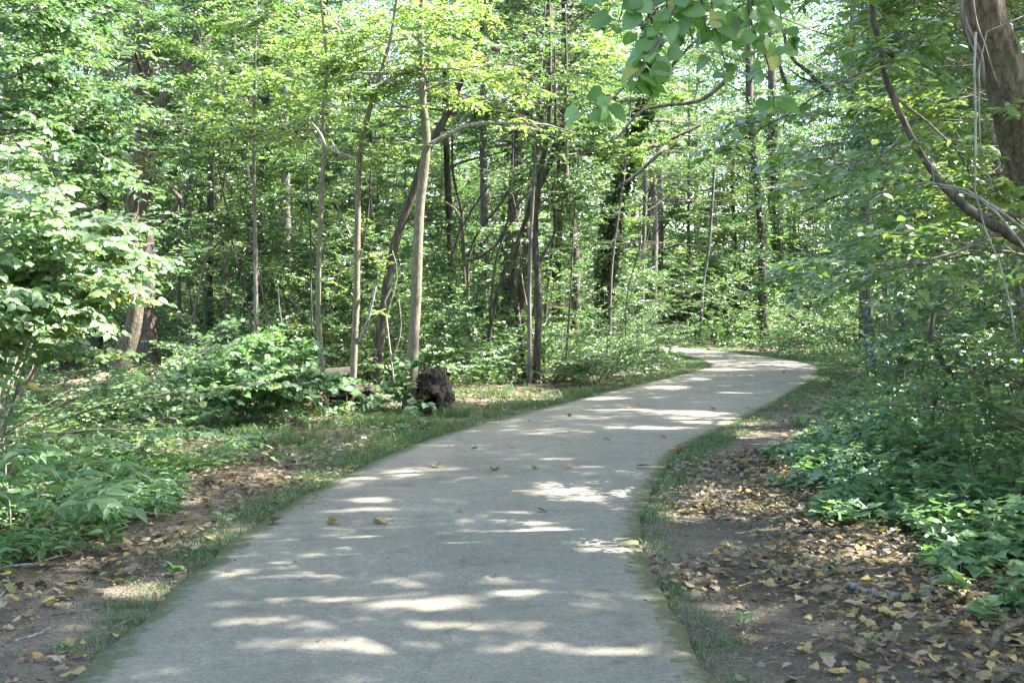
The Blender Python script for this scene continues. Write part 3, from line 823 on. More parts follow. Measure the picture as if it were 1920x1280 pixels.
def tuft(P, k, r):
    Q = np.repeat(P, k, 0) + rng.normal(0, r, (len(P) * k, 2)); return Q
for side, lab in ((-1, 'short green grass along the left edge of the path'), (1, 'patchy green grass along the right edge of the path')):
    P = np.vstack([scatter(-8, 12, 4, 60, 105000), scatter(-4.5, 4.5, 4, 16, 42000)]); P = P[in_view(P, .8)]
    d, s = path_dist(P)
    Y = P[:, 1]
    wdt = np.where(s < 0, np.interp(Y, [4, 8, 12, 18, 30, 40, 60], [.35, .45, .5, .95, 1.3, 1.5, 1.2]), np.interp(Y, [4, 10, 14, 20, 32, 60], [.26, .28, .4, .6, 1.2, 1.4]))
    nzv = vnoise(P[:, 0], P[:, 1], 2.2, 8)
    thr = np.interp(Y, [4, 7, 10, 16, 60], [.15, -.05, -.35, -.8, -1]) if side < 0 else np.interp(Y, [4, 9, 13, 18, 60], [.2, .05, -.4, -.7, -1])
    kp = (s == side) & (d > -.02) & (d < wdt * U(.3, 1.2, len(P))) & (nzv + U(-.7, .7, len(P)) > thr)
    P = P[kp]
    dens = np.interp(P[:, 1], [4, 15, 30, 60], [1, 1, .8, .5])
    P = P[U(0, 1, len(P)) < dens]
    Q = tuft(P, 12, .035)
    dq, _ = path_dist(Q); Q = Q[dq > -.03]
    far = np.interp(Q[:, 1], [5, 20, 60], [1, 1.6, 3.0])
    H = U(.02, .075, len(Q)) * np.interp(Q[:, 1], [5, 14, 30], [.8, 1.2, 1.5])
    grass(Q, H, .0022 * far, np.clip(rng.normal(.5, .22, len(Q)), 0, 1.0), 'grass', lab)
# longer tufts by the bush and log
P = np.vstack([scatter(-4.4, -.6, 14.5, 19.5, 420), scatter(-.5, 3.5, 17.5, 25, 500)]); d, s = path_dist(P); P = P[(s < 0) & (d > .1) & (vnoise(P[:, 0], P[:, 1], 1.7, 3) > 0)]
Q = tuft(P, 26, .05)
grass(Q, U(.08, .24, len(Q)), .004, np.clip(rng.normal(.6, .2, len(Q)), 0, 1), 'grass', 'longer tufts of green grass by the bush and the rotting log')

# litter
def litter(P, size, name, label, cat='leaf litter', tintf=None, up=.28, tpl=OAK, zoff=.012):
    n = len(P)
    z = hgt(P[:, 0], P[:, 1]) + zoff + np.abs(rng.normal(0, .012, n))
    az = U(0, 6.283, n)
    D = np.stack([np.cos(az), np.sin(az), rng.normal(0, .16, n)], 1)
    NN = np.array([0, 0, 1.0]) + rng.normal(0, up, (n, 3))
    flip = U(0, 1, n) < .45; NN[flip] *= -1
    z = z + np.where(flip, .02, 0)
    mb = MB()
    P3 = np.stack([P[:, 0], P[:, 1], z], 1) - D * (size * .5)[:, None]
    tf = tintf if tintf is not None else U(0, 1, n)
    pick = U(0, 1, n) < .5 if tpl is OAK else np.ones(n, bool)
    size = np.broadcast_to(size, (n,))
    place(mb, tpl, P3[pick], D[pick], NN[pick], size[pick], tf[pick])
    if tpl is OAK: place(mb, CORD, P3[~pick], D[~pick], NN[~pick], size[~pick] * .85, tf[~pick])
    ob = mb.build(name, M['litter'])
    tag(ob, label, cat, kind='stuff')
    return ob
def litter_pts(n, x0, x1, y0, y1, side, dmin, dmax, thr):
    P = scatter(x0, x1, y0, y1, n); P = P[in_view(P, .6)]; d, s = path_dist(P)
    nzv = vnoise(P[:, 0], P[:, 1], 1.3, 12)
    return P[(s == side) & (d > dmin) & (d < dmax) & (nzv + U(-.8, .8, len(P)) > thr(P, d))]
P = litter_pts(30000, 0, 8, 3.8, 14, 1, .02, 4, lambda P, d: np.interp(d, [0, .25, .5, .8, 1.1, 2.5], [1.0, .45, .12, -.45, -1.1, -.4]))
litter(P, U(.03, .092, len(P)), 'leaf_litter', 'brown, tan and yellow dead leaves strewn over the dirt right of the path')
P = litter_pts(9000, 2, 14, 14, 38, 1, .25, 2.6, lambda P, d: np.interp(d, [0, .5, 1, 2.2], [.8, .3, -.4, .2]))
litter(P, U(.05, .12, len(P)), 'leaf_litter', 'brown dead leaves on the dirt strip outside the bend of the path')
P = litter_pts(12000, -7, 0, 3.8, 15, -1, .04, 3, lambda P, d: np.interp(d, [0, .3, .6, 1.2, 3], [.9, .2, -.5, -.4, 0]))
litter(P, U(.03, .10, len(P)), 'leaf_litter', 'brown and tan dead leaves on the dirt left of the path')
P = litter_pts(16000, -18, 2, 13, 32, -1, .5, 12, lambda P, d: np.interp(d, [0, 1, 2, 8], [.5, 0, -.1, .2]))
litter(P, U(.05, .12, len(P)), 'leaf_litter', 'dead leaves over the shady open floor left of the path')
# crumbs of leaf and bark trodden into the soil
P = scatter(-6, 8, 3.8, 18, 60000); P = P[in_view(P, .5)]; d, s = path_dist(P); P = P[(d > 0) & (d < 2.4) & (U(0, 1, len(P)) < np.interp(P[:, 1], [4, 10, 18], [1, .7, .3]))]
litter(P, U(.008, .03, len(P)), 'leaf_crumbs', 'crumbled leaf and bark bits trodden into the bare verges', up=.6, tpl=LEAF6, zoff=.004, tintf=U(0, .62, len(P)))

P = scatter(-3, 10, 4, 40, 16000); P = P[in_view(P, .5)]; d, s = path_dist(P); P = P[(d < .02) & (d > -1.6) & (U(0, 1, len(P)) < np.interp(-d, [0, .12, .3, 1.6], [1, .6, .22, .06]))]
n_ = len(P)
mb = MB(); az = U(0, 6.28, n_)
place(mb, LEAF6, np.stack([P[:, 0], P[:, 1], hbig(P[:, 0], P[:, 1]) + .036], 1), np.stack([np.cos(az), np.sin(az), rng.normal(0, .1, n_)], 1), np.array([0, 0, 1.]) + rng.normal(0, .3, (n_, 3)), U(.008, .03, n_) * np.interp(P[:, 1], [4, 30], [1, 1.6]), U(0, .8, n_))
tag(mb.build('path_debris', M['litter']), 'crumbs of leaf and twig scattered over the path surface', 'debris', kind='stuff')
# tiny twigs among the litter
P = scatter(-6, 8, 4, 22, 5200); P = P[in_view(P, .5)]; d, s = path_dist(P); P = P[(d > .1) & (d < 3)]
n_ = len(P); az = U(0, 6.28, n_); L_ = U(.04, .28, n_)
S0 = np.stack([P[:, 0], P[:, 1], hgt(P[:, 0], P[:, 1]) + .008], 1); mb = MB()
twigs(mb, S0, S0 + np.stack([np.cos(az) * L_, np.sin(az) * L_, rng.normal(.01, .015, n_)], 1), U(.0012, .004, n_))
tag(mb.build('twig_litter', M['twig']), 'broken bits of twig scattered through the leaf litter', 'twigs', kind='stuff')
# single leaves lying on the trail and the showiest ones of the litter
leaf_src = []
for k_, (tv, sz) in enumerate([(.83, .1), (.30, .1), (.92, .1), (.72, .1), (.45, .1), (.98, .1)]):
    tpl = OAK if k_ % 2 == 0 else LEAF10
    V = tpl[0].copy(); V[:, 1] -= .5; V[:, 2] += .6 * V[:, 0] ** 2 + .25 * V[:, 1] ** 2
    V[:, 2] -= V[:, 2].min()
    st = np.array([(0, -.5, .02), (.012, -.5, .02), (.02, -.85, .06), (.008, -.85, .06)])
    nV = len(V)
    fs = [f for f in tpl[1]] + [np.array([[nV, nV + 1, nV + 2, nV + 3]])]
    by = {}
    for f in fs: by.setdefault(f.shape[1], []).append(f)
    ob = mesh_np('fallen_leaf', np.vstack([V, st]), [np.vstack(v) for v in by.values()], M['litter'], tint=np.full(nV + 4, tv))
    leaf_src.append(ob)
cname = ['yellow', 'brown', 'olive-green', 'rust-brown', 'pale tan', 'orange']
PATHL = [(515, 985, 1, 1.1, 'curled brown leaf near the left edge of the path, third row from the front'), (625, 988, 0, 1, 'flat yellow leaf left of the middle of the path'),
 (714, 988, 0, 1.1, 'pale yellow leaf just right of a similar one on the near path'), (585, 946, 5, .8, 'small orange leaf lying just inside the left path edge'),
 (820, 880, 2, 1.1, 'olive leaf, leftmost of the row across the path'), (927, 887, 0, 1, 'bright yellow leaf in the middle of the row across the path'), (1003, 884, 2, .7, 'small olive leaf in the row across the path'),
 (1067, 882, 3, .9, 'rust-brown leaf in the row across the path, right of centre'), (1206, 880, 1, 1, 'brown curled leaf near the right edge of the path beside the row'), (960, 843, 5, .7, 'small orange leaf mid path behind the row'),
 (890, 846, 4, .7, 'small tan leaf left of an orange one mid path'), (1138, 829, 3, .8, 'rust leaf on the path in front of the large sunlit patch'), (1243, 825, 1, .8, 'brown leaf near the right path edge by the grass corner'),
 (1262, 850, 5, 1.1, 'orange leaf touching the right path edge'), (1275, 849, 0, 1.1, 'yellow leaf beside an orange one on the right path edge'), (862, 967, 1, .5, 'tiny brown scrap of leaf mid path'),
 (1017, 965, 1, .7, 'brown leaf standing on edge mid path'), (1220, 905, 3, .6, 'small rust leaf by the right path edge'), (1067, 783, 1, .8, 'dark leaf on the far middle of the path'), (993, 794, 1, .6, 'small dark leaf left on the far path'),
 (1180, 770, 3, .8, 'rust leaf in the sunlit strip of the far path'), (1197, 764, 5, .9, 'orange leaf in the sunlit strip of the far path'), (1338, 770, 0, .9, 'yellow leaf on the far path right of the sunlit strip'),
 (1402, 770, 2, .8, 'olive leaf close to the right edge of the far path'), (1260, 728, 3, .8, 'rust leaf on the path before the bend'), (1420, 716, 1, .8, 'brown leaf in the bend of the path'), (1470, 700, 5, .9, 'orange leaf in the bend near the outer edge')]
for q, (px, py, c, sc, lab) in enumerate(PATHL):
    g = G(px, py)
    z = hbig(g[0], g[1]) + .03
    src = leaf_src[c]
    o = src.copy(); COL.objects.link(o)
    s_ = .15 * sc * float(np.interp(g[1], [5, 20], [.85, 1.15]))
    o.location = (g[0], g[1], float(z)); o.rotation_euler = (U(-.3, .3), U(-.3, .3), U(0, 6.28)); o.scale = (s_,) * 3
    tag(o, lab, 'leaf', 'fallen leaves lying on the path')
P = litter_pts(1700, -5, 5, 4.6, 9.5, 1, .25, 2.2, lambda P, d: np.interp(d, [0, .6, 1.1, 2.2], [.8, .1, -.6, -.2]))[:80]
P2 = litter_pts(900, -5, 0, 4.6, 9.5, -1, .15, 1.6, lambda P, d: np.interp(d, [0, .5, 2], [.5, -.3, 0]))[:40]
PA = np.vstack([P, P2]); dA, _ = path_dist(PA)
cells = {}
for q, p in enumerate(PA):
    right = q < len(P)
    c = int(rng.choice(6, p=[.12, .30, .12, .12, .28, .06]))
    o = leaf_src[c].copy(); COL.objects.link(o)
    s_ = U(.07, .125); fl = U(0, 1) < .35
    o.location = (p[0], p[1], float(hgt(p[0], p[1])[0]) + (.045 if fl else .022)); o.rotation_euler = ((math.pi if fl else 0) + U(-.35, .35), U(-.35, .35), U(0, 6.28)); o.scale = (s_,) * 3
    z1 = ('by the %s path edge' if dA[q] < .6 else 'midway across the %s dirt verge' if dA[q] < 1.15 else 'by the green plants on the %s') % ('right' if right else 'left')
    z2 = 'front rows' if p[1] < 6 else 'middle rows' if p[1] < 7.6 else 'back rows'
    cells.setdefault((c, z1, z2), []).append((-s_, q, o))
for (c, z1, z2), L in cells.items():
    L.sort(key=lambda t: t[:2])
    for i_, (_, _, o) in enumerate(L):
        pre = '' if len(L) == 1 else ['largest ', 'second largest ', 'third largest ', 'fourth largest ', 'fifth largest ', 'sixth largest ', 'smallest ', 'smallest ', 'smallest '][min(i_, 8)]
        tag(o, '%s%s dead leaf %s, %s' % (pre, cname[c], z1, z2), 'leaf', 'dead leaves on the nearest dirt verges')
for o in leaf_src: bpy.data.objects.remove(o)

# ------------------------------------------------------------------ fallen sticks
def stick(lst, Y, r0, r1, label, mat='twig', name='fallen_stick', lift=.02, side=None, cat='stick', ground=True):
    pts = []
    for a, b in lst:
        if ground:
            g = G(a, b); z = float(hgt(g[0], g[1])[0]) + lift
            pts.append([g[0], g[1], z])
        else: pts.append(W(a, b, Y))
    P_, R_ = smooth_poly(pts, np.linspace(r0, r1, len(pts)), 14)
    P_[1:-1] += rng.normal(0, r0 * .35, (len(P_) - 2, 3)) * [1, 1, .4]
    mb = MB(); tube(mb, P_, R_, 7, .06)
    o = mb.build(name, M[mat], smooth=True, base=P_[0]); tag(o, label, cat)
    return o
stick([(1590, 1112), (1640, 1130), (1690, 1134), (1745, 1137)], 0, .017, .024, 'short thick grey-brown branch lying in the litter at lower right', 'bark_grey', lift=.03)
stick([(1455, 1105), (1500, 1098), (1560, 1088)], 0, .008, .014, 'curved brown stick in the litter left of the thick grey branch')
stick([(1600, 1180), (1640, 1172), (1655, 1165)], 0, .009, .008, 'short bent stick below the thick grey branch')
stick([(1440, 1215), (1490, 1208), (1530, 1206)], 0, .004, .004, 'thin straight twig on bare dirt at lower right')
stick([(1860, 1235), (1880, 1205), (1925, 1182)], 0, .018, .022, 'mossy curved root or branch at the right edge of the picture', 'bark_coarse', lift=.05)
stick([(1820, 1090), (1860, 1078), (1900, 1066), (1940, 1058)], 0, .02, .03, 'dark branch lying under the leaves at the right edge of the picture', 'bark_dark', lift=.06)
stick([(0, 1072), (60, 1064), (100, 1052), (130, 1044)], 0, .009, .004, 'thin pale stick at the left edge of the picture, beneath the weeds', 'twig_pale')
stick([(30, 1205), (75, 1190), (95, 1178)], 0, .006, .004, 'short pale twig on bare dirt at lower left', 'twig_pale')
stick([(0, 1125), (14, 1108), (14, 1085)], 0, .006, .004, 'bent pale twig at the left edge of the picture', 'twig_pale')
stick([(12, 1252), (35, 1222), (38, 1212)], 0, .003, .002, 'very thin dark twig near the lower left corner')
stick([(95, 1155), (150, 1148), (190, 1143)], 0, .007, .004, 'brown stick beside an orange leaf at lower left')
stick([(385, 912), (410, 892)], 0, .016, .008, 'dark stub of stick on the left verge above the grass edge', 'bark_dark', lift=.05)
stick([(215, 1178), (250, 1160)], 0, .006, .004, 'small twig leaning on the grass tuft at lower left')
stick([(1285, 1082), (1340, 1090)], 0, .004, .003, 'thin twig on dirt beside the right path edge')
stick([(1100, 700), (1160, 704), (1215, 698)], 0, .03, .02, 'pale stick on the left verge just before the bend', 'twig_pale')

# dark snag lifting out of the right bank
g = G(1692, 706)
def snag(lst, Y, rad, label, mat='bark_dark', name='dead_branch', cat='branch', sub=None):
    pts = [W(a, b, Y) for a, b in lst]
    P_, R_ = smooth_poly(pts, rad)
    P_[1:-1] += rng.normal(0, rad[0] * .12, (len(P_) - 2, 3))
    root = MB(); tube(root, P_, R_, 8, .05)
    for s_ in (sub or []):
        q, r_ = smooth_poly([W(a, b, Y + e) for a, b, e in s_[0]], s_[1]); tube(root, q, r_, 5, .04)
    o = root.build(name, M[mat], smooth=True, base=P_[0]); tag(o, label, cat); return o
snag([(1693, 712), (1678, 692), (1655, 682), (1632, 672)], 30.5, [.10, .10, .08, .04], 'short black branch poking out of the green bank right of the bend')
snag([(1700, 690), (1755, 678), (1785, 686)], 24, [.035, .04, .03], 'grey dead stick lying over the right bank behind the black one', 'bark_grey')
snag([(1752, 585), (1745, 620), (1742, 655), (1758, 670), (1776, 676), (1790, 700), (1770, 730), (1752, 745), (1748, 790)][::-1], 12.5, [.022, .026, .03, .034, .034, .034, .03, .026, .022], 'crooked dark vine stem bending in an S above the right bank', name='woody_vine', cat='vine')

# ------------------------------------------------------------------ trees one can pick out in the photograph
def ext(pts, H, lean=(0, 0)):
    """carry a trunk on above the picture's top"""
    p = np.array(pts[-1]); 
    return pts + [np.array([p[0] + lean[0], p[1] + lean[1], H])]

# slender tree with side branches, nearest of the pale stems (left verge)
p = pxl([(768, 768), (775, 640), (780, 560), (786, 400), (799, 270), (793, 190), (790, 90), (791, 0)], 19.8)
b1 = ([W(800, 275, 19.8), W(830, 258, 19.6), (W(870, 237, 19.4)), W(905, 230, 19.3), W(960, 231, 19.2), W(1025, 234, 19.0), W(1080, 250, 19)], .045, .012, dict(nsub=9, subL=.4, ntw=6, twL=.35, t0=.35))
b2 = ([W(799, 280, 19.8), W(760, 266, 19.9), W(720, 275, 20.2), W(685, 298, 20.4)], .022, .006, dict(nsub=4, subL=.4, ntw=5, twL=.3))
b3 = ([W(792, 205, 19.8), W(765, 200, 19.6), W(735, 190, 19.4)], .03, .012, dict(nsub=3, subL=.5, ntw=5, twL=.3))
b4 = ([W(795, 130, 19.8), W(850, 128, 19.5), W(900, 140, 19.2), W(960, 150, 19)], .026, .008, dict(nsub=8, subL=.5, ntw=7, twL=.35))
b5 = ([W(795, 130, 19.8), W(740, 140, 20), W(705, 165, 20.1)], .03, .02, dict(nsub=3, subL=.5, ntw=6, twL=.35))
tree('slender_tree', 'straight pale slender trunk beside the rotting log, with a long branch reaching right', 'tree', ext(p, 10.5, (.2, .3)), [.115, .095, .09, .082, .078, .06, .05, .045, .02],
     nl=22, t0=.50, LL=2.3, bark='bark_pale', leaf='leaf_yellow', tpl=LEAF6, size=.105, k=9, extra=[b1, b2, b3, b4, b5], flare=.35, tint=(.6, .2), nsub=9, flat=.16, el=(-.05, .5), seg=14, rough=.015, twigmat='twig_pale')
p = pxl([(660, 775), (664, 660), (668, 560), (670, 430), (674, 300), (690, 215), (708, 165), (722, 110), (738, 40)], 20.2)
fk = ([W(706, 168, 20.2), W(685, 120, 20.3), W(660, 80, 20.5), W(640, 55, 20.7), W(600, 0, 21)], .035, .015, dict(nsub=8, subL=.45, ntw=7, twL=.35))
fk2 = ([W(708, 168, 20.2), W(750, 140, 20.0), W(790, 125, 19.9)], .03, .015, dict(nsub=5, subL=.5, ntw=7, twL=.35))
lf = ([W(668, 460, 20.2), W(650, 425, 20.3), W(632, 385, 20.4), W(615, 350, 20.4)], .018, .006, dict(nsub=3, subL=.4, ntw=4, twL=.3))
rf = ([W(672, 640, 20.2), W(690, 600, 20.1), W(700, 560, 20.1), W(712, 500, 20.2), W(722, 470, 20.2)], .03, .01, dict(nsub=3, subL=.3, ntw=4, twL=.3))
tree('slender_tree', 'thin pale knobbly trunk forking high up, left of the straight slender one', 'tree', ext(p, 9.6, (.4, .2)), [.068, .060, .058, .055, .052, .048, .042, .034, .03, .012],
     nl=16, t0=.55, LL=2.0, bark='bark_pale', leaf='leaf_yellow', size=.10, extra=[fk, fk2, lf, rf], flare=.3, tint=(.62, .2), flat=.16, el=(-.05, .5), seg=10, rough=.04, twigmat='twig_pale')
p = pxl([(614, 772), (605, 690), (597, 600), (598, 480), (602, 380), (607, 290), (606, 200), (612, 110)], 19.6)
lf = ([W(597, 618, 19.6), W(570, 590, 19.6), W(545, 560, 19.5), (W(522, 543, 19.4))], .018, .012, dict(nsub=2, subL=.3, ntw=2, twL=.2))
rf = ([W(600, 610, 19.6), W(606, 585, 19.6), W(622, 555, 19.6), W(640, 500, 19.7)], .016, .006, dict(nsub=2, subL=.3, ntw=3, twL=.2))
tree('slender_tree', 'thinnest pale stem, leftmost of the three slender trees, rising from the red rotten wood', 'tree', ext(p, 8.4, (-.3, .2)), [.050, .046, .045, .043, .04, .036, .03, .024, .01],
     nl=13, t0=.5, LL=1.7, bark='bark_pale', leaf='leaf_yellow', size=.10, extra=[lf, rf], tint=(.55, .2), flat=.16, el=(-.05, .5), seg=9, rough=.03)
# dark leaner behind them
p = pxl([(706, 720), (712, 640), (722, 560), (735, 480), (752, 420), (775, 360), (800, 285), (838, 215), (870, 140), (900, 60)], 25)
tree('leaning_tree', 'dark leaning trunk behind and between the slender pale trees', 'tree', ext(p, 11, (1, 0)), [.11, .105, .10, .095, .09, .085, .08, .07, .06, .05, .02], nl=14, t0=.5, LL=2.8, bark='bark_dark', size=.10, tint=(.5, .2))
# leaning tree on the root mound
p = pxl([(196, 742), (214, 705), (232, 665), (250, 610), (254, 560), (246, 480), (246, 400), (256, 325), (274, 255), (312, 180), (355, 115), (392, 60)], 27)
bb = ([W(247, 440, 27), W(290, 425, 26.8), W(325, 395, 26.7), W(338, 370, 26.6)], .07, .05, dict(nsub=2, subL=.4, ntw=3))
bb2 = ([W(338, 372, 26.6), W(315, 345, 26.5), W(290, 322, 26.4), W(262, 322, 26.3), W(232, 310, 26.2)], .055, .02, dict(nsub=5, subL=.5, ntw=6))
bb3 = ([W(338, 372, 26.6), W(342, 340, 26.7), W(335, 300, 26.8)], .03, .01, dict(nsub=4, subL=.5, ntw=5))
tree('leaning_tree', 'tree with kinked olive trunk leaning right out of a mound of bare roots', 'tree', ext(p, 11, (1.2, .3)), [.26, .24, .21, .18, .165, .155, .15, .14, .13, .11, .09, .07, .03],
     nl=20, t0=.42, LL=3.0, bark='bark_coarse', leaf='leaf', size=.11, extra=[bb, bb2, bb3], flare=.25, tint=(.45, .2))
# big reddish trunk behind it
p = pxl([(278, 725), (276, 640), (272, 560), (270, 460), (268, 330), (266, 200), (266, 80)], 30)
tree('forest_tree', 'stout dark reddish trunk with furrowed bark, just right of the kinked olive trunk', 'tree', ext(p, 17, (0, 0)), [.27, .25, .235, .22, .21, .2, .19, .07], nl=26, t0=.38, LL=4.2, bark='bark_red', size=.13, nsub=10, flare=.5, rough=.06, tint=(.45, .2))
p = pxl([(345, 690), (338, 600), (334, 500), (340, 420), (352, 350), (372, 280), (376, 200), (390, 120)], 32)
e1 = ([W(338, 440, 32), W(372, 400, 31.8), W(385, 340, 31.7), W(410, 300, 31.6)], .03, .01, dict(nsub=4, ntw=5))
e2 = ([W(352, 350, 32), W(395, 395, 32.3), W(415, 450, 32.4), W(425, 500, 32.5)], .035, .02, dict(nsub=3, ntw=5))
tree('thin_tree', 'thin wavering dark stem right of the stout reddish trunk', 'tree', ext(p, 10), [.07, .06, .055, .05, .05, .045, .04, .035, .012], nl=12, t0=.5, LL=2.2, bark='bark_grey', size=.11, extra=[e1, e2], tint=(.4, .2))
p = pxl([(432, 720), (424, 640), (424, 560), (420, 470), (410, 400), (398, 330), (390, 250)], 29)
tree('thin_tree', 'thin dark sapling stem behind the rounded bush', 'tree', ext(p, 8), [.045, .04, .04, .035, .03, .03, .025, .01], nl=10, t0=.5, LL=1.8, bark='bark_dark', size=.1, tint=(.4, .2))
p = pxl([(470, 700), (467, 600), (466, 500), (470, 420), (463, 330), (452, 250), (446, 160), (438, 60)], 31)
tree('thin_tree', 'dark thin trunk standing between the rounded bush and the slender pale trees', 'tree', ext(p, 13), [.10, .095, .09, .085, .085, .08, .075, .07, .03], nl=15, t0=.45, LL=2.7, bark='bark_dark', size=.11, tint=(.5, .2))
for lst, Y, r, H, lab, bk in [
    ([(540, 680), (538, 520), (536, 400), (534, 250), (533, 100)], 45, .20, 19, 'grey straight trunk seen deep in the wood between thin dark trunk and pale stems', 'bark_grey'),
    ([(588, 680), (590, 450), (590, 300), (592, 100)], 52, .18, 19, 'distant grey trunk directly behind the thinnest pale stem', 'bark_grey'),
    ([(505, 690), (505, 450), (507, 300), (508, 150)], 50, .13, 18, 'distant slim grey trunk left of the grey straight trunk', 'bark_grey'),
    ([(610, 660), (606, 500), (603, 250), (600, 20)], 58, .16, 20, 'far slim trunk rising behind the fork of the knobbly stem', 'bark_grey'),
    ([(98, 740), (96, 450), (98, 250), (98, 60), (95, 0)], 40, .25, 18, 'dark trunk against the sky gap in the upper left corner', 'bark_dark'),
    ([(180, 735), (188, 500), (195, 300), (200, 100)], 36, .16, 18, 'dark trunk half hidden behind the sunlit shrub at left', 'bark_dark'),
    ([(902, 690), (898, 600), (908, 480), (908, 390), (906, 250), (908, 130), (910, 0)], 34, .14, 17, 'slim grey trunk left of the stout lit trunk, crossed by dark vines', 'bark_grey'),
    ([(945, 690), (952, 590), (958, 480), (964, 380), (972, 270), (982, 120), (990, 0)], 33, .22, 18, 'stout shaggy trunk with a sunlit right edge, behind the long pale branch', 'bark_grey'),
    ([(972, 695), (978, 590), (985, 480), (994, 380), (1008, 280), (1020, 180), (1030, 60)], 32, .155, 16, 'dark narrow trunk leaning right beside the stout shaggy one', 'bark_dark'),
    ([(1134, 700), (1138, 620), (1142, 540), (1150, 440), (1162, 370), (1184, 290), (1200, 230), (1222, 130)], 36, .27, 17, 'dark ivy-hung trunk bowing right at the left side of the bend', 'bark_dark'),
    ([(1005, 690), (1010, 560), (1003, 440), (1012, 330), (1030, 220)], 27, .085, 9, 'dark trunk leaning slightly right in the tangle before the shaggy trunk', 'bark_dark'),
    ([(985, 690), (972, 600), (962, 500), (990, 400), (1035, 300), (1060, 200)], 28, .065, 9, 'dark crooked sapling swinging right across the tangle of vines', 'bark_dark'),
    ([(905, 690), (930, 560), (975, 440), (1020, 330), (1040, 260)], 27.5, .055, 8, 'dark sapling leaning far right across the tangle of vines', 'bark_dark'),
    ([(612, 690), (614, 500), (612, 300), (610, 100)], 35, .13, 17, 'dark trunk in deep shade directly behind the thinnest pale stem', 'bark_dark'),
    ([(482, 690), (486, 500), (494, 300), (500, 100)], 36, .14, 17, 'dark straight trunk in the shade just right of the dark thin trunk', 'bark_dark'),
    ([(1042, 690), (1044, 500), (1052, 300), (1058, 100)], 36, .15, 17, 'dark shaded trunk between the dark narrow and the dim red-brown trunk', 'bark_dark'),
    ([(850, 690), (846, 500), (838, 300), (834, 100)], 37, .13, 17, 'shaded trunk between the straight slender trunk and the black thin sapling', 'bark_dark'),
    ([(395, 690), (392, 500), (396, 300), (400, 100)], 36, .12, 16, 'shaded dark trunk behind the thin wavering stem', 'bark_dark'),
    ([(1136, 640), (1137, 500), (1134, 380), (1128, 250), (1124, 100)], 52, .26, 19, 'broad pale grey trunk farther back beside the dark bowing one', 'bark_grey'),
    ([(1226, 640), (1226, 560), (1228, 420), (1222, 300), (1216, 120)], 62, .19, 20, 'pale straight trunk where the path disappears at the bend', 'bark_grey'),
    ([(1204, 650), (1204, 560), (1208, 420), (1210, 300)], 58, .12, 18, 'slim grey trunk just left of the pale one at the path end', 'bark_grey'),
    ([(1432, 620), (1430, 540), (1428, 430), (1418, 330), (1408, 240), (1404, 100)], 58, .25, 20, 'dark upright trunk thinly clad in ivy, behind bushes at the head of the bend', 'bark_dark'),
    ([(1462, 615), (1460, 480), (1456, 380), (1450, 280), (1446, 100)], 66, .30, 20, 'dark trunk just right of and behind the ivy-clad upright one', 'bark_dark'),
    ([(1313, 622), (1318, 540), (1328, 470), (1334, 400), (1340, 300)], 62, .09, 12, 'thin pale leaning sapling in the dark hollow beyond the bend', 'bark_grey'),
    ([(1293, 622), (1292, 500), (1291, 420), (1292, 300)], 66, .10, 16, 'thin dark stem left of the pale leaning sapling beyond the bend', 'bark_dark'),
    ([(1635, 660), (1628, 590), (1622, 520), (1620, 400), (1612, 300), (1600, 150)], 30, .13, 14, 'grey-brown trunk half hidden in leaves right of the bend', 'bark_grey'),
    ([(1692, 660), (1690, 590), (1684, 520), (1680, 400)], 26, .06, 10, 'thin dark trunk in the shade right of the black branch', 'bark_dark'),
    ([(1020, 690), (1022, 600), (1030, 520), (1040, 420), (1036, 360), (1020, 310)], 31, .05, 9, 'thin black crooked stem right of the dark narrow trunk', 'bark_dark'),
    ([(1075, 680), (1080, 540), (1076, 440), (1062, 350), (1060, 250)], 40, .16, 16, 'dim grey-brown trunk between the dark narrow and the bowing trunk', 'bark_red'),
    ([(872, 690), (872, 560), (868, 470), (866, 400), (850, 330), (848, 270)], 31, .045, 9, 'black thin sapling left of the slim grey trunk', 'bark_dark'),
    ([(884, 700), (878, 560), (880, 480), (900, 430), (940, 380), (960, 330)], 30, .04, 8, 'black curving sapling leaning across the shaggy trunk', 'bark_dark')]:
    p = pxl(lst, Y)
    m_ = len(p)
    big = r > .1
    tree('forest_tree' if big else 'sapling', lab, 'tree' if big else 'sapling', ext(p, H), list(np.linspace(r, r * .7, m_)) + [r * .25], ivy=2200 if 'thinly' in lab else 5200 if 'ivy' in lab else (1500 if 'shaggy' in lab and 'lit' in lab else 0), nl=24 if big else 9, t0=.36 if H > 12 else .45, LL=4.0 if big else 1.8,
         bark=bk, size=.14 if Y > 45 else .12, k=9, nsub=9 if big else 6, flare=.35 if big else .1, rough=.04, tint=(.55, .22), twL=.5)
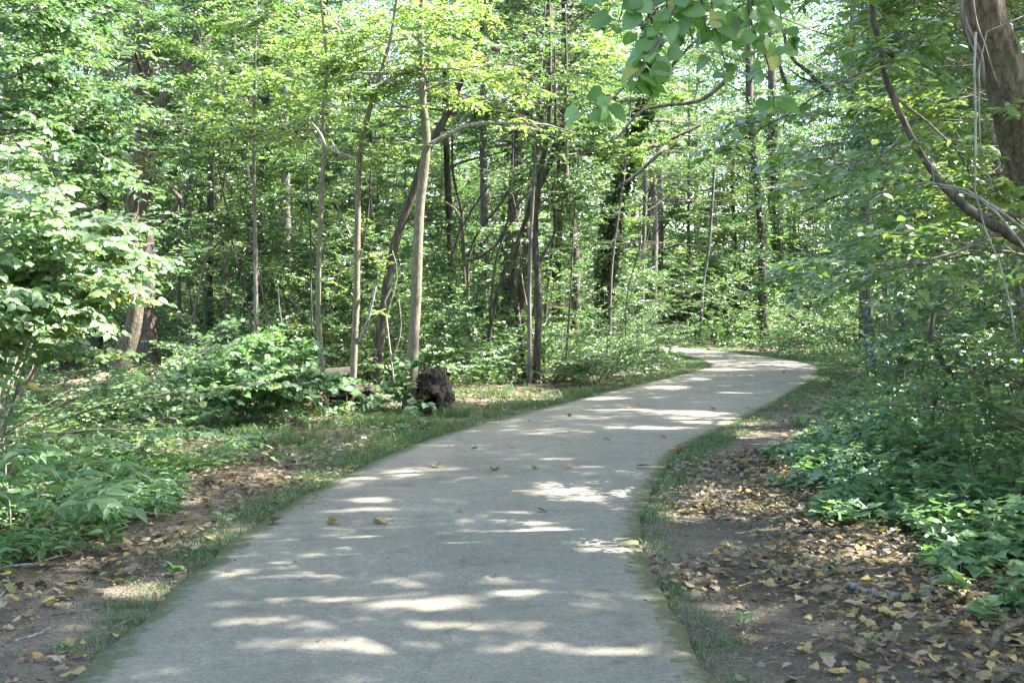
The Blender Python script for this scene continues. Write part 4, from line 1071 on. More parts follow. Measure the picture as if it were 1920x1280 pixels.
# big leaning tree at upper right with shaggy vines
p = [np.array([6.3, 10.2, -.05]), W(2290, 900, 10.1), W(2110, 640, 9.9), W(1990, 430, 9.6), W(1925, 310, 9.4), W(1896, 190, 9.2), W(1862, 80, 9.1), W(1838, 0, 9.0), np.array([3.2, 8.9, 6.5]), np.array([2.4, 8.8, 10.0]), np.array([2.0, 9.2, 14])]
bigtree = tree('leaning_tree', 'massive coarse-barked trunk leaning across the upper right corner, hung with vines', 'tree', p, [.24, .21, .18, .155, .145, .15, .152, .15, .14, .10, .05], nl=26, t0=.56, LL=4.5, bark='bark_coarse', size=.13, nsub=10, seg=48, rough=.02, tint=(.55, .2), ridge=.10)
vb = MB()
for off, r in ((-.10, .016), (-.135, .010), (-.02, .007)):
    vp = []
    for q, (a, b) in enumerate([(1800, -20), (1812, 40), (1826, 80), (1840, 110), (1850, 160)]):
        w_ = W(a + 40 * (off + .1) * 5, b, 8.78); w_[0] += rng.normal(0, .012); vp.append(w_)
    P_, R_ = smooth_poly(vp, [r] * 5, 20); tube(vb, P_, R_, 6, .05)
o = vb.build('vine', M['twig'], smooth=True, parent=bigtree, base=p[0])
# arching dark stem and its leaves, right side
p = [np.array([6.0, 9.4, -.05]), W(2330, 700, 9.3), W(2120, 540, 9), W(1960, 475, 8.7), W(1880, 433, 8.6), W(1796, 378, 8.5), W(1744, 316, 8.5), W(1703, 247, 8.4), W(1665, 160, 8.4), W(1650, 80, 8.4), W(1636, 0, 8.3), np.array([2.5, 8.2, 6.2])]
tree('arching_tree', 'thin dark stem arching from the right edge up to the top of the picture', 'tree', p, [.065, .06, .055, .045, .042, .034, .024, .022, .024, .024, .022, .012], nl=19, t0=.30, LL=1.6, bark='bark_dark', leaf='leaf_yellow', tpl=LEAF10, size=.105, k=7,
     nsub=6, ntw=5, twL=.3, flat=.18, el=(-.4, .35), tint=(.45, .22), seg=10)

# tangle of thin dark stems in the shade
SL = []
for q in range(88):
    px = float(rng.choice([U(340, 760), U(340, 760), U(820, 1230), U(1480, 1880)])); Y = U(23, 41) if px < 1300 else U(20, 38)
    x = (px - 960) / F * Y
    if path_dist(np.array([[x, Y]]))[0][0] < 1.6 or (px < 760 and Y < 25): continue
    SL.append((px, x, Y))
SL.sort()
near_of = lambda px: min([(470, 'the dark thin trunk'), (540, 'the grey straight trunk'), (345, 'the thin wavering stem'), (608, 'the thinnest pale stem'), (668, 'the knobbly pale stem'), (735, 'the dark leaning trunk'), (785, 'the straight slender trunk'), (870, 'the black thin sapling'), (905, 'the slim grey trunk'), (960, 'the shaggy trunk'), (1000, 'the dark narrow trunk'),
    (1080, 'the dim red-brown trunk'), (1150, 'the bowing trunk'), (1226, 'the pale trunk at the path end'), (1630, 'the half hidden grey-brown trunk'), (1690, 'the thin dark trunk in the shade'), (1830, 'the long hanging vine')], key=lambda q: abs(q[0] - px))
seen = {}
for q, (px, x, Y) in enumerate(SL):
    H = U(4.5, 8); z = float(hgt(x, Y)[0]); a_ = U(0, 6.28); le = U(.3, 2.6)
    p = [np.array([x, Y, z - .03])]
    for f_ in (.25, .5, .75, 1): p.append(np.array([x + math.cos(a_) * le * f_ ** 1.4 + U(-.12, .12), Y + math.sin(a_) * le * f_ ** 1.4, z + H * f_]))
    r = U(.014, .035)
    m = near_of(px); side = 'left of' if px < m[0] else 'right of'
    key = (side, m[1]); seen[key] = seen.get(key, 0) + 1
    tilt = 'upright' if le < .9 else 'leaning' if le < 1.7 else 'strongly leaning'
    nth = ['', 'second ', 'third ', 'fourth ', 'fifth ', 'sixth ', 'seventh ', 'eighth ', 'ninth ', 'tenth ', 'eleventh ', 'twelfth ', 'thirteenth ', 'fourteenth '][min(13, seen[key] - 1)]
    tree('sapling', '%s%s thin dark sapling %s %s' % (nth, tilt, side, m[1]), 'sapling', p, [r, r * .85, r * .7, r * .5, r * .2], nl=8, t0=.35, LL=1.4, bark='bark_dark' if q % 3 else 'twig', size=.09, nsub=5, ntw=5, twL=.35, seg=6, rough=.06,
         tint=(.5, .22), group='thin dark saplings in the shade', twigmat='bark_dark')

# hanging vines and bare arcs
def strand(lst, Y, r0, r1, label, name='hanging_vine', mat='twig_pale', cat='vine', subs=()):
    P_, R_ = smooth_poly([W(a, b, Y) for a, b in lst], np.linspace(r0, r1, len(lst)))
    mb = MB(); tube(mb, P_, R_, 6, .05)
    for l2 in subs:
        q, r_ = smooth_poly([W(a, b, Y) for a, b in l2], np.linspace(r1, r1 * .4, len(l2))); tube(mb, q, r_, 5, .03)
    tag(mb.build(name, M[mat], smooth=True, base=P_[0]), label, cat)
strand([(1830, 60), (1826, 170), (1832, 240), (1826, 330), (1836, 400), (1856, 450), (1880, 510), (1900, 600), (1905, 640)], 7.6, .007, .005, 'long pale vine hanging straight down in front of the leaning trunk')
strand([(1925, 434), (1850, 378), (1790, 348), (1700, 343), (1650, 365), (1608, 383)], 7.9, .011, .004, 'pale dead shoot arching left with a sunlit top, right side', 'dead_shoot', cat='branch', subs=[[(1752, 344), (1745, 300), (1738, 268)], [(1765, 340), (1742, 290), (1735, 270)]])
strand([(1458, 410), (1475, 383), (1500, 364), (1532, 356)], 8.2, .004, .008, 'short pale curved shoot sunlit above the outer bend', 'dead_shoot', cat='branch')
strand([(1925, 470), (1870, 400), (1830, 370), (1795, 355), (1750, 350)], 8.1, .010, .005, 'pale shoot running beside the arching dark stem', 'dead_shoot', cat='branch')
strand([(1860, 350), (1840, 300), (1836, 100), (1850, 60), (1920, 30)], 8.3, .005, .004, 'thin looping vine across the corner trunk')
strand([(585, 250), (610, 275), (640, 288), (662, 298)], 18.8, .022, .03, 'sunlit bleached branch end left of the knobbly stem', 'dead_shoot', cat='branch', subs=[[(610, 275), (600, 250), (580, 225)], [(632, 285), (620, 262)]])
strand([(235, 428), (252, 450), (262, 462), (290, 455)], 8.6, .006, .003, 'forked bleached twig in front of the kinked olive trunk', 'dead_shoot', cat='branch', subs=[[(255, 447), (264, 470)]])
strand([(522, 540), (524, 580), (532, 615)], 19.3, .012, .006, 'pale broken twig hanging left of the thinnest stem', 'dead_shoot', cat='branch')
strand([(740, 730), (725, 600), (722, 560), (735, 540)], 21, .02, .012, 'pale twisting vine stem between the knobbly and the straight slender tree', 'woody_vine', subs=[[(735, 680), (752, 620), (748, 560)], [(722, 600), (745, 520), (736, 470)]])
strand([(1250, 275), (1190, 330), (1160, 350)], 26, .05, .03, 'grey bare limb slanting down toward the dark bowing trunk', 'bare_limb', 'bark_grey', 'branch')
strand([(1370, 140), (1335, 175), (1300, 192), (1240, 198), (1200, 210), (1160, 255), (1130, 270)], 22, .05, .012, 'grey bare limb sweeping left beneath the hanging broad leaves', 'bare_limb', 'bark_grey', 'branch', subs=[[(1300, 192), (1310, 150), (1312, 110)], [(1335, 175), (1345, 150)]])
strand([(1560, 180), (1540, 160), (1510, 130), (1480, 105), (1470, 60)], 16, .035, .02, 'dark bare limb slanting up to the right of the broad leaves', 'bare_limb', 'bark_dark', 'branch', subs=[[(1540, 160), (1500, 145), (1475, 125)]])
strand([(1486, 175), (1470, 150), (1462, 120)], 15, .03, .02, 'short dark knobbly limb below the broad hanging leaves', 'bare_limb', 'bark_dark', 'branch')
for q, (lst, Y, lab) in enumerate([([(880, 490), (930, 460), (960, 400), (1000, 350)], 29, 'black vine looping across the shaggy trunk'), ([(845, 500), (860, 440), (900, 370), (925, 340)], 29.5, 'black vine rising behind the slim grey trunk'),
     ([(1000, 600), (1010, 500), (1042, 430), (1035, 360), (1058, 300)], 30, 'black crooked vine right of the dark narrow trunk'), ([(920, 600), (925, 520), (945, 440), (975, 395)], 29, 'black vine climbing left of the shaggy trunk'),
     ([(835, 380), (860, 400), (868, 440), (872, 500)], 29, 'black thin vine left of the slim grey trunk'), ([(1000, 470), (985, 400), (1000, 340), (1005, 300)], 30.5, 'pale vine curling on the dark narrow trunk')]):
    strand(lst, Y - 2.5, .034, .02, lab, 'woody_vine', 'bark_dark' if 'black' in lab else 'twig_pale')

# ------------------------------------------------------------------ shrubs one can pick out
def shrub(name, label, base, nst, Hs, spread, leaf, tpl, size, k=8, tint=(.5, .2), az=(0, 6.283), filt=filt_cor, lean=(0, 0), nsub=7, ntw=6, twL=.3, r=.012, flat=.2, el=(.7, 1.4), droop=.9, group=None, cat='shrub', up=.35, bmat='twig', t0=.3, crown='foliage', env=None):
    base = np.array(base, float)
    if len(base) == 2: base = np.array([base[0], base[1], float(hgt(base[0], base[1])[0])])
    root = empty(name, base); tag(root, label, cat, group)
    sb = MB(); g = Grow()
    for q in range(nst):
        a = U(*az); e = U(*el); L = Hs * U(.75, 1.15)
        s = base + np.array([math.cos(a) * U(0, .18), math.sin(a) * U(0, .18), -.03])
        P_ = limb_poly(s, a, e, L, droop=droop * U(.5, 1.3), n=9, wob=.09)
        P_[:, 0] += (np.linspace(0, 1, 9) ** 1.3) * (lean[0] + math.cos(a) * spread * .15); P_[:, 1] += (np.linspace(0, 1, 9) ** 1.3) * (lean[1] + math.sin(a) * spread * .15)
        P_[:, 2] = np.maximum(P_[:, 2], base[2] - .03)
        tube(sb, P_, np.linspace(r * U(.8, 1.3), .003, 9), 6, .03)
        g.limb(P_, r, .003, nsub=nsub, subL=.38, t0=t0, ntw=ntw, twL=twL, flat=flat, wood='subs', sub_r=.4)
        for kk in range(0): pass
    cb = MB(); tw = MB()
    f_ = filt if env is None else (lambda P: filt(P) & env(P))
    nb = (0, 0, 0) if filt is None else (.28, -.3, 0) if base[0] < .1 * base[1] else (-.32, -.3, 0)
    g.leaves(cb, tpl, size, k, up=up, tint=tint, filt=f_, nb=nb, twmb=tw, twr=.0022)
    sb.build('stems', M[bmat], smooth=True, parent=root, base=base)
    tw_all = MB()
    for b_ in (g.br, tw):
        tw_all.V += b_.V; tw_all.T += b_.T; tw_all.F += [f + tw_all.n for f in b_.F]; tw_all.n += b_.n
    if tw_all.n: tw_all.build('twigs', M[bmat], parent=root, base=base)
    cb.build(crown, M[leaf], parent=root, base=base)
    return root

# sunlit shrub at left and its neighbours
b0 = np.array([-4.15, 9.0, float(hgt(-4.15, 9.0)[0]) - .03])
st_ = lambda a, b, c, d_: np.array([b0 + [.02, 0, 0], b0 + np.array([a, d_, 1.0]), b0 + np.array([b, d_ * 1.6, 1.9]), b0 + np.array([c, d_ * 2, 2.75])])
ex = []
for a_, b_, c_, d_ in ((.2, .4, .55, -.3), (-.2, -.4, -.5, -.1), (.05, .2, .4, .35), (.3, .5, .6, .1)):
    S_, _ = smooth_poly(st_(a_, b_, c_, d_), [.01] * 4, 10)
    ex.append((S_, .012, .004, dict(nsub=4, subL=.18, t0=.6, ntw=4, twL=.22)))
    for q in range(10):
        t_ = .53 + .46 * (q + U(0, 1)) / 13
        o_ = interp_poly(S_, t_); az_ = U(-2.2, 1.2)
        ex.append((limb_poly(o_, az_, U(-.1, .45), U(.4, .8), droop=.5, n=6), .006, .002, dict(nsub=6, subL=.45, t0=.15, ntw=4, twL=.24, flat=.1)))
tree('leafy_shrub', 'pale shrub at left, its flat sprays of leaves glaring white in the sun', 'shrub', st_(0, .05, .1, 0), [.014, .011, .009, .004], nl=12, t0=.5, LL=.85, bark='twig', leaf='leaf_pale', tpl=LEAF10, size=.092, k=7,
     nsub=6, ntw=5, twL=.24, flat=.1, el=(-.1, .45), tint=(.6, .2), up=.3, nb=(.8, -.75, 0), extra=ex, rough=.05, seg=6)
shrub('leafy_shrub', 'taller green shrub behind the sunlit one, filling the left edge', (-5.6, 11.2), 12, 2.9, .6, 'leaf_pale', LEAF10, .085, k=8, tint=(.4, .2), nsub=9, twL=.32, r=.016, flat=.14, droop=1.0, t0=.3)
shrub('leafy_shrub', 'green shrub overhanging the left floor, right of the sunlit shrub', (-6.4, 14.2), 11, 3.7, 1.0, 'leaf', LEAF10, .09, k=8, tint=(.5, .2), nsub=9, twL=.34, r=.017, flat=.14, droop=.9, t0=.5, el=(1.0, 1.45))
shrub('leafy_shrub', 'low spray of broad pointed leaves at the left edge below the sunlit shrub', (-3.45, 7.9), 7, 1.1, .7, 'leaf_cover', LANCE, .15, k=6, tint=(.7, .15), nsub=4, ntw=3, twL=.2, r=.007, t0=.3, droop=1.0)
shrub('rounded_bush', 'rounded dark green bush on the left floor in front of the red rotten wood', (-3.95, 17.2), 24, 1.3, .5, 'leaf_cover', LOBED, .12, k=7, tint=(.6, .14), nsub=6, ntw=5, twL=.25, r=.01, flat=.2, t0=.2, droop=.5, el=(.7, 1.45), up=.4, cat='bush')
shrub('leafy_seedling', 'young broad-leaved plant in front of the knobbly stem', (-2.75, 19.2), 5, .8, .4, 'leaf_cover', CORD, .14, k=5, tint=(.6, .15), nsub=3, ntw=3, twL=.15, r=.006, cat='plant')
shrub('leafy_seedling', 'young broad-leaved plant left of the straight slender trunk', (-1.95, 19.2), 6, .8, .5, 'leaf_cover', CORD, .15, k=5, tint=(.6, .15), nsub=3, ntw=3, twL=.15, r=.006, cat='plant')
for q, (x, y, h, lab) in enumerate([(-2.15, 26.5, 2.2, 'green shrub behind the straight slender trunk'), (.9, 27.2, 1.5, 'low shrub on the left verge before the dark vines'), (2.2, 29.5, 1.9, 'sunlit shrub on the left verge below the shaggy trunk'),
      (2.3, 32.5, 2.0, 'pale leafy shrub left of the bowing trunk'), (2.7, 35.0, 1.9, 'sunlit shrub at the foot of the dark bowing trunk'), (3.0, 39.5, 3.2, 'shrub hiding the path where it disappears left'), (-.3, 29, 2.6, 'shrub below the slim grey trunk'), (-4.6, 27.5, 2.8, 'shaded shrub behind the rounded bush'),
      (-6.7, 31.5, 2.6, 'dark shrub behind the stout reddish trunk'), (3.2, 45, 4, 'tall shrub left of the path end'), (-1.9, 32, 3.2, 'tall loose shrub behind the dark leaning trunk'), (-12.2, 31, 3, 'shaded shrub behind the root mound')]):
    shrub('leafy_shrub', lab, (x, y), 12, h * 1.15, 1.3, 'leaf' if q % 2 else 'leaf_cover', LEAF6, .10, k=8, tint=(.62, .2), nsub=7, ntw=6, twL=.35, r=.013, t0=.15, droop=.8, el=(.5, 1.4), up=.45, filt=filt_all, bmat='twig')
for q, (x, y, h, lab) in enumerate([(12.2, 59.5, 1.8, 'bright sunlit bush left of the dark upright trunk'), (14.5, 59, 2.2, 'bright sunlit bush at the foot of the dark upright trunk'), (10.2, 62, 1.4, 'low bush at the head of the bend'), (17.5, 57, 2.4, 'green bush right of the dark upright trunk'),
      (20.5, 54, 2.6, 'shaded bush above the outer bend'), (14.8, 50, 1.2, 'small bush on the green bank of the outer bend'), (8.5, 68, 3, 'shaded bush in the hollow beyond the bend'), (12.5, 70, 3.4, 'tall shaded bush far behind the bend'), (3.0, 61, 3, 'bush left of the pale trunk at the path end')]):
    shrub('leafy_bush', lab, (x, y), 10, h * 1.2, 1.6, 'leaf', LEAF6, .16, k=7, tint=(.65, .2), nsub=7, ntw=6, twL=.45, r=.015, t0=.1, droop=.8, el=(.4, 1.4), up=.5, filt=filt_all, cat='bush')
for q, (x, y, h, lab) in enumerate([(-8.6, 20.5, .9, 'low bush on the open left floor beneath the root mound'), (-6.4, 21.8, .8, 'low bush between the root mound and the rounded bush'), (-11.0, 22.5, 1.1, 'low bush at the far left of the open floor'), (-5.9, 17.6, .5, 'small leafy clump left of the rounded bush'),
      (-7.4, 15.6, .6, 'small leafy clump at the left edge of the open floor'), (12.6, 52.5, 1.6, 'green bush in front of the dark upright trunk'), (-6.6, 27.6, 1.5, 'shaded bush right of the root mound')]):
    shrub('leafy_bush', lab, (x, y), 9, h * 1.2, .8, 'leaf' if q % 2 else 'leaf_cover', LEAF6, .10 if y < 40 else .14, k=8, tint=(.5, .2), nsub=6, ntw=5, twL=.28, r=.009, t0=.15, droop=.7, el=(.4, 1.4), up=.45, filt=filt_all, cat='bush')
# right-hand shrubs and small trees whose leaves hang over the bank
for q, (x, y, h, n_, lab, lf, sz, az) in enumerate([(5.3, 9.8, 2.2, 8, 'green shrub at the right edge above the ground cover', 'leaf', .09, (0, 6.28)), (6.8, 12.6, 3.3, 11, 'leafy shrub leaning over the right bank', 'leaf', .095, (1.8, 4.6)),
      (6.8, 15.5, 2.6, 10, 'shrub with drooping leaves behind the crooked vine stem', 'leaf', .095, (0, 6.28)), (9.6, 19.2, 3.6, 12, 'tall green shrub right of the black branch', 'leaf', .10, (0, 6.28)), (10.8, 24.5, 3.8, 12, 'tall green shrub leaning toward the bend', 'leaf_cover', .11, (0, 6.28)),
      (13.4, 31.5, 3.6, 12, 'shaded shrub at the back of the right bank', 'leaf', .12, (0, 6.28)), (14.6, 38, 3.6, 12, 'shrub above the outer edge of the bend', 'leaf', .13, (0, 6.28)), (16.5, 45, 3.6, 12, 'green shrub behind the outer bend', 'leaf', .14, (0, 6.28)), (12.2, 27, 3.4, 10, 'shrub beside the half hidden grey-brown trunk', 'leaf_cover', .12, (0, 6.28))]):
    shrub('leafy_shrub', lab, (x, y), n_, h, 1.5, lf, LEAF10 if y < 16 else LEAF6, sz, k=8, tint=(.5, .2), az=az, nsub=8, ntw=6, twL=.35, r=.015, t0=.3, droop=.9, el=(.7, 1.45), up=.38, filt=filt_all)
# small trees carrying the leaf layers on both sides
def small(label, x, y, H, nl, LL, leaf, tpl, size, az=None, t0=.3, tint=(.5, .2), lean=(0, 0), k=8, el=(-.1, .6), bark='bark_grey', name='understory_tree', twL=.38, r=.05, nsub=8, keep=1):
    z = float(hgt(x, y)[0])
    p = [np.array([x, y, z - .05]), np.array([x + lean[0] * .2 + U(-.1, .1), y + lean[1] * .2, z + H * .3]), np.array([x + lean[0] * .55 + U(-.15, .15), y + lean[1] * .55, z + H * .65]), np.array([x + lean[0], y + lean[1], z + H])]
    return tree(name, label, 'tree', p, [r, r * .85, r * .6, r * .2], nl=nl, t0=t0, LL=LL, leaf=leaf, tpl=tpl, size=size, k=k, az=az, tint=tint, el=el, bark=bark, twL=twL, nsub=nsub, flat=.15, up=.3, keep=keep)
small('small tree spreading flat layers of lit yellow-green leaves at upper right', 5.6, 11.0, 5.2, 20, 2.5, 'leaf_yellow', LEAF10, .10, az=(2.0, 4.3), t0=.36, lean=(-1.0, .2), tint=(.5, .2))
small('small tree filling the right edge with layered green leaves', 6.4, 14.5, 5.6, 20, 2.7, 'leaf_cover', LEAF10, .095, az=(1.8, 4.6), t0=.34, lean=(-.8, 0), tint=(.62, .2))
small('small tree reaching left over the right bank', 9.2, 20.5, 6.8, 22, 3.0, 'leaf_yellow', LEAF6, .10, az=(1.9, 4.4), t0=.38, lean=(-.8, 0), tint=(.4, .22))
small('small tree overhanging the outer bend', 12.4, 29, 8, 22, 3.2, 'leaf', LEAF6, .11, az=(1.7, 4.6), t0=.36, lean=(-.8, 0), tint=(.6, .2))
small('small tree behind the overhanging one at the outer bend', 15.4, 36, 8.5, 24, 3.4, 'leaf', LEAF6, .13, t0=.2, tint=(.6, .2))
small('small green tree at the left edge with layered leaves', -5.9, 12.4, 5.6, 20, 1.9, 'leaf', LEAF10, .095, az=(-1.4, 1.7), t0=.42, lean=(.4, 0), tint=(.5, .2))
small('small green tree in the upper left, leaves hanging over the dark floor', -7.9, 17.5, 7.6, 24, 2.4, 'leaf', LEAF6, .11, az=(-1.6, 1.6), t0=.55, lean=(.6, 0), tint=(.5, .2))
small('small tree behind the leaning olive trunk', -11.3, 25.0, 8.4, 22, 2.4, 'leaf', LEAF6, .11, t0=.45, tint=(.5, .2))
small('small tree above the rounded bush, leaves high up', -5.0, 23.0, 7.8, 22, 2.6, 'leaf_yellow', LEAF6, .11, t0=.6, tint=(.4, .22))
small('small tree over the left verge, right of the straight slender trunk', .4, 26.5, 9.4, 24, 2.6, 'leaf_yellow', LEAF6, .10, t0=.6, tint=(.45, .22), lean=(.4, -.8))
small('small tree leaning over the path before the bend', 2.8, 33.5, 9.5, 26, 2.8, 'leaf_yellow', LEAF6, .125, t0=.35, tint=(.4, .22), lean=(.6, -1))
small('small tree left of the path end', 2.6, 49, 10, 24, 3.0, 'leaf', LEAF6, .15, t0=.2, tint=(.6, .22))

# ------------------------------------------------------------------ broad-leaved poplar branch hanging in from above
pop = [np.array([4.1, 3.1, -.03]), np.array([4.15, 3.2, 2.5]), np.array([4.3, 3.4, 6]), np.array([4.2, 3.6, 10]), np.array([4.0, 3.8, 14])]
root = tree('poplar_tree', 'broad-leaved tree whose big heart-shaped leaves hang into the top of the picture', 'tree', pop, [.22, .19, .16, .11, .04], nl=20, t0=.5, LL=3.8, bark='bark_grey', leaf='leaf_big', tpl=CORD, size=.12, k=6, nsub=9, filt=carve)
bb = MB(); lb = MB()
main = [np.array([4.2, 3.3, 4.3]), np.array([3.2, 3.9, 4.0]), np.array([2.2, 4.3, 3.6]), W(1700, -110, 4.3), W(1480, -80, 4.3), W(1300, -60, 4.25), W(1160, -70, 4.2)]
P_, R_ = smooth_poly(main, [.05, .04, .03, .022, .016, .012, .006]); tube(bb, P_, R_, 7, .04)
for lst, Y in [([(1300, -60), (1262, 20), (1235, 75), (1195, 130), (1150, 185), (1085, 215)], 4.1), ([(1235, 75), (1215, 110), (1190, 165)], 4.1), ([(1340, -60), (1335, 20), (1352, 90), (1368, 150)], 4.3), ([(1290, -50), (1290, 30), (1300, 90)], 4.25),
               ([(1400, -60), (1408, 40), (1440, 120), (1452, 205)], 4.5), ([(1180, -70), (1172, 0), (1160, 40)], 4.2), ([(1260, -60), (1250, 10), (1262, 70)], 4.3), ([(1470, -60), (1462, 20), (1478, 95)], 4.6), ([(1375, -60), (1372, 0), (1390, 70)], 4.4),
               ([(1120, -60), (1140, -10)], 4.1), ([(1210, -60), (1225, 10), (1200, 50)], 4.2), ([(1310, -50), (1318, 20), (1325, 60)], 4.15), ([(1430, -60), (1425, 10), (1418, 60)], 4.4), ([(1500, -60), (1492, 0)], 4.6)]:
    pts = [W(a, b, Y + U(-.08, .08)) for a, b in lst]
    Q, R_ = smooth_poly(pts, np.linspace(.006, .002, len(pts)), 12); tube(bb, Q, R_, 5)
    L = np.linalg.norm(np.diff(Q, axis=0), axis=1).sum()
    n_ = max(4, int(L / .024))
    t = (np.arange(n_) + U(.2, .8, n_)) / n_; t = np.append(t, 1.0); n_ += 1
    O = interp_poly(Q, t)
    az_ = U(0, 6.283, n_)
    out_ = np.stack([np.cos(az_), np.sin(az_) * .8, U(-.5, .25, n_)], 1)
    Pp = O + unit(out_) * U(.03, .06, (n_, 1))
    twigs(bb, O, Pp, .0013)
    D = unit(out_) * np.array([1, 1, .6]) + np.array([0, 0, -.55]) + rng.normal(0, .2, (n_, 3))
    NN = np.array([0, -.75, .6]) + rng.normal(0, .45, (n_, 3))
    tt = np.clip(rng.normal(.5, .2, n_), 0, .93); tt[U(0, 1, n_) < .03] = 1.0
    place(lb, FINE, Pp, D, NN, U(.042, .085, n_), tt - .05, FINE_T)
bo = bb.build('hanging_branch', M['twig'], parent=root, base=pop[0])
lo = lb.build('hanging_leaves', M['leaf_big'], smooth=True, parent=bo, base=pop[0])

# ------------------------------------------------------------------ root mound, logs, rotten wood
def lump(mb, c, r, seed, amp=.3, sub=3, sq=(1, 1, 1)):
    import bmesh
    bm = bmesh.new(); bmesh.ops.create_icosphere(bm, subdivisions=sub, radius=1.0)
    V = []
    for v in bm.verts:
        n_ = mnoise.fractal(v.co * 1.6 + Vector((seed, seed * .7, 0)), .8, 2.2, 5) * amp * 1.3
        V.append(np.array(v.co) * (1 + n_))
    Fc = np.array([[v.index for v in f.verts] for f in bm.faces]); bm.free()
    mb.add(np.array(V) * np.array(r) * np.array(sq) + np.array(c), Fc)
def root_tube(mb, lst, Y, rad, n=8, ro=.05):
    P_, R_ = smooth_poly([W(a, b, Y + e) for a, b, e in lst], rad); tube(mb, P_, R_, n, ro)
base = W(215, 735, 26.6)
root = empty('root_mound', base); tag(root, 'mound of soil and thick bare roots under the leaning olive tree', 'roots')
mb = MB(); lump(mb, W(190, 742, 27.2), (.75, .6, .42), 3.1, .22, 4); lump(mb, W(255, 738, 27.6), (.7, .5, .26), 7.7, .22, 4)
mb.build('soil_mound', M['rot_dark'], smooth=True, parent=root, base=base)
for lst, rad in [([(212, 712, 0), (225, 745, -.5), (250, 752, -.7), (268, 735, -.8), (285, 742, -.9), (300, 768, -1.1)], [.09, .09, .085, .085, .07, .05]), ([(205, 705, 0), (178, 712, -.3), (165, 735, -.6), (160, 765, -.8)], [.12, .10, .09, .07]),
                 ([(200, 710, 0), (190, 735, -.5), (192, 765, -.9)], [.11, .08, .06]), ([(212, 715, 0), (214, 745, -.6), (222, 770, -.9)], [.1, .07, .05]), ([(220, 712, .1), (255, 724, -.1), (300, 728, -.1), (335, 735, 0)], [.1, .09, .07, .04]),
                 ([(195, 705, .2), (150, 700, .1), (120, 715, 0), (100, 735, -.1)], [.1, .08, .06, .04])]:
    m2 = MB(); root_tube(m2, lst, 26.8, rad); m2.build('root', M['bark_coarse'], smooth=True, parent=root, base=base)
def log(lst, Y, r, label, mat='bark_dark', name='fallen_log'):
    P_, R_ = smooth_poly([W(a, b, Y + e) for a, b, e in lst], r, 18)
    mb = MB(); tube(mb, P_, R_, 12, .05); tag(mb.build(name, M[mat], smooth=True, base=P_[0]), label, 'log')
log([(285, 700, 0), (320, 702, -.2), (360, 700, -.3)], 28.6, [.10, .12, .11], 'short grey log lying right of the stout reddish trunk', 'bark_grey')
log([(300, 690, .8), (340, 680, .5), (385, 655, .2)], 30.5, [.16, .14, .10], 'dark fallen log slanting up behind the short grey one')
log([(225, 722, 0), (300, 712, .6), (380, 706, 1.2)], 28.8, [.13, .12, .1], 'low mossy log stretching right from the root mound', 'bark_coarse')
log([(540, 690, 0), (585, 703, 0), (660, 700, .2)], 21.8, [.10, .12, .12], 'mossy dark log lying behind the red rotten wood', 'rot_dark')
log([(1238, 626, 0), (1270, 622, 0), (1320, 628, 0)], 63, [.3, .4, .3], 'dark fallen log in the hollow beyond the bend')
log([(1480, 590, 0), (1512, 612, .5), (1535, 628, .8)], 56, [.08, .10, .10], 'black slanting log among the bushes right of the dark upright trunk')
# red rotten wood
base = W(590, 780, 19.6)
root = empty('rotten_wood', base); tag(root, 'heap of crumbling red-brown rotten wood right of the rounded bush', 'rotten wood')
for q, (a, b, e, r, mat) in enumerate([(575, 752, .2, (.36, .3, .22), 'rot_red'), (612, 768, 0, (.26, .25, .16), 'rot_dark'), (545, 765, -.1, (.30, .3, .18), 'rot_red'), (640, 745, .5, (.34, .3, .26), 'rot_dark'), (685, 752, .5, (.30, .3, .26), 'rot_dark'),
                                       (590, 785, -.2, (.25, .2, .10), 'rot_red'), (598, 728, .7, (.42, .3, .22), 'rot_dark'), (628, 786, -.3, (.12, .1, .07), 'rot_red')]):
    mb = MB(); lump(mb, W(a, b, 19.7 + e), r, q * 3.3 + 1, .42, 4); mb.build('rotten_chunk', M[mat], parent=root, base=base)
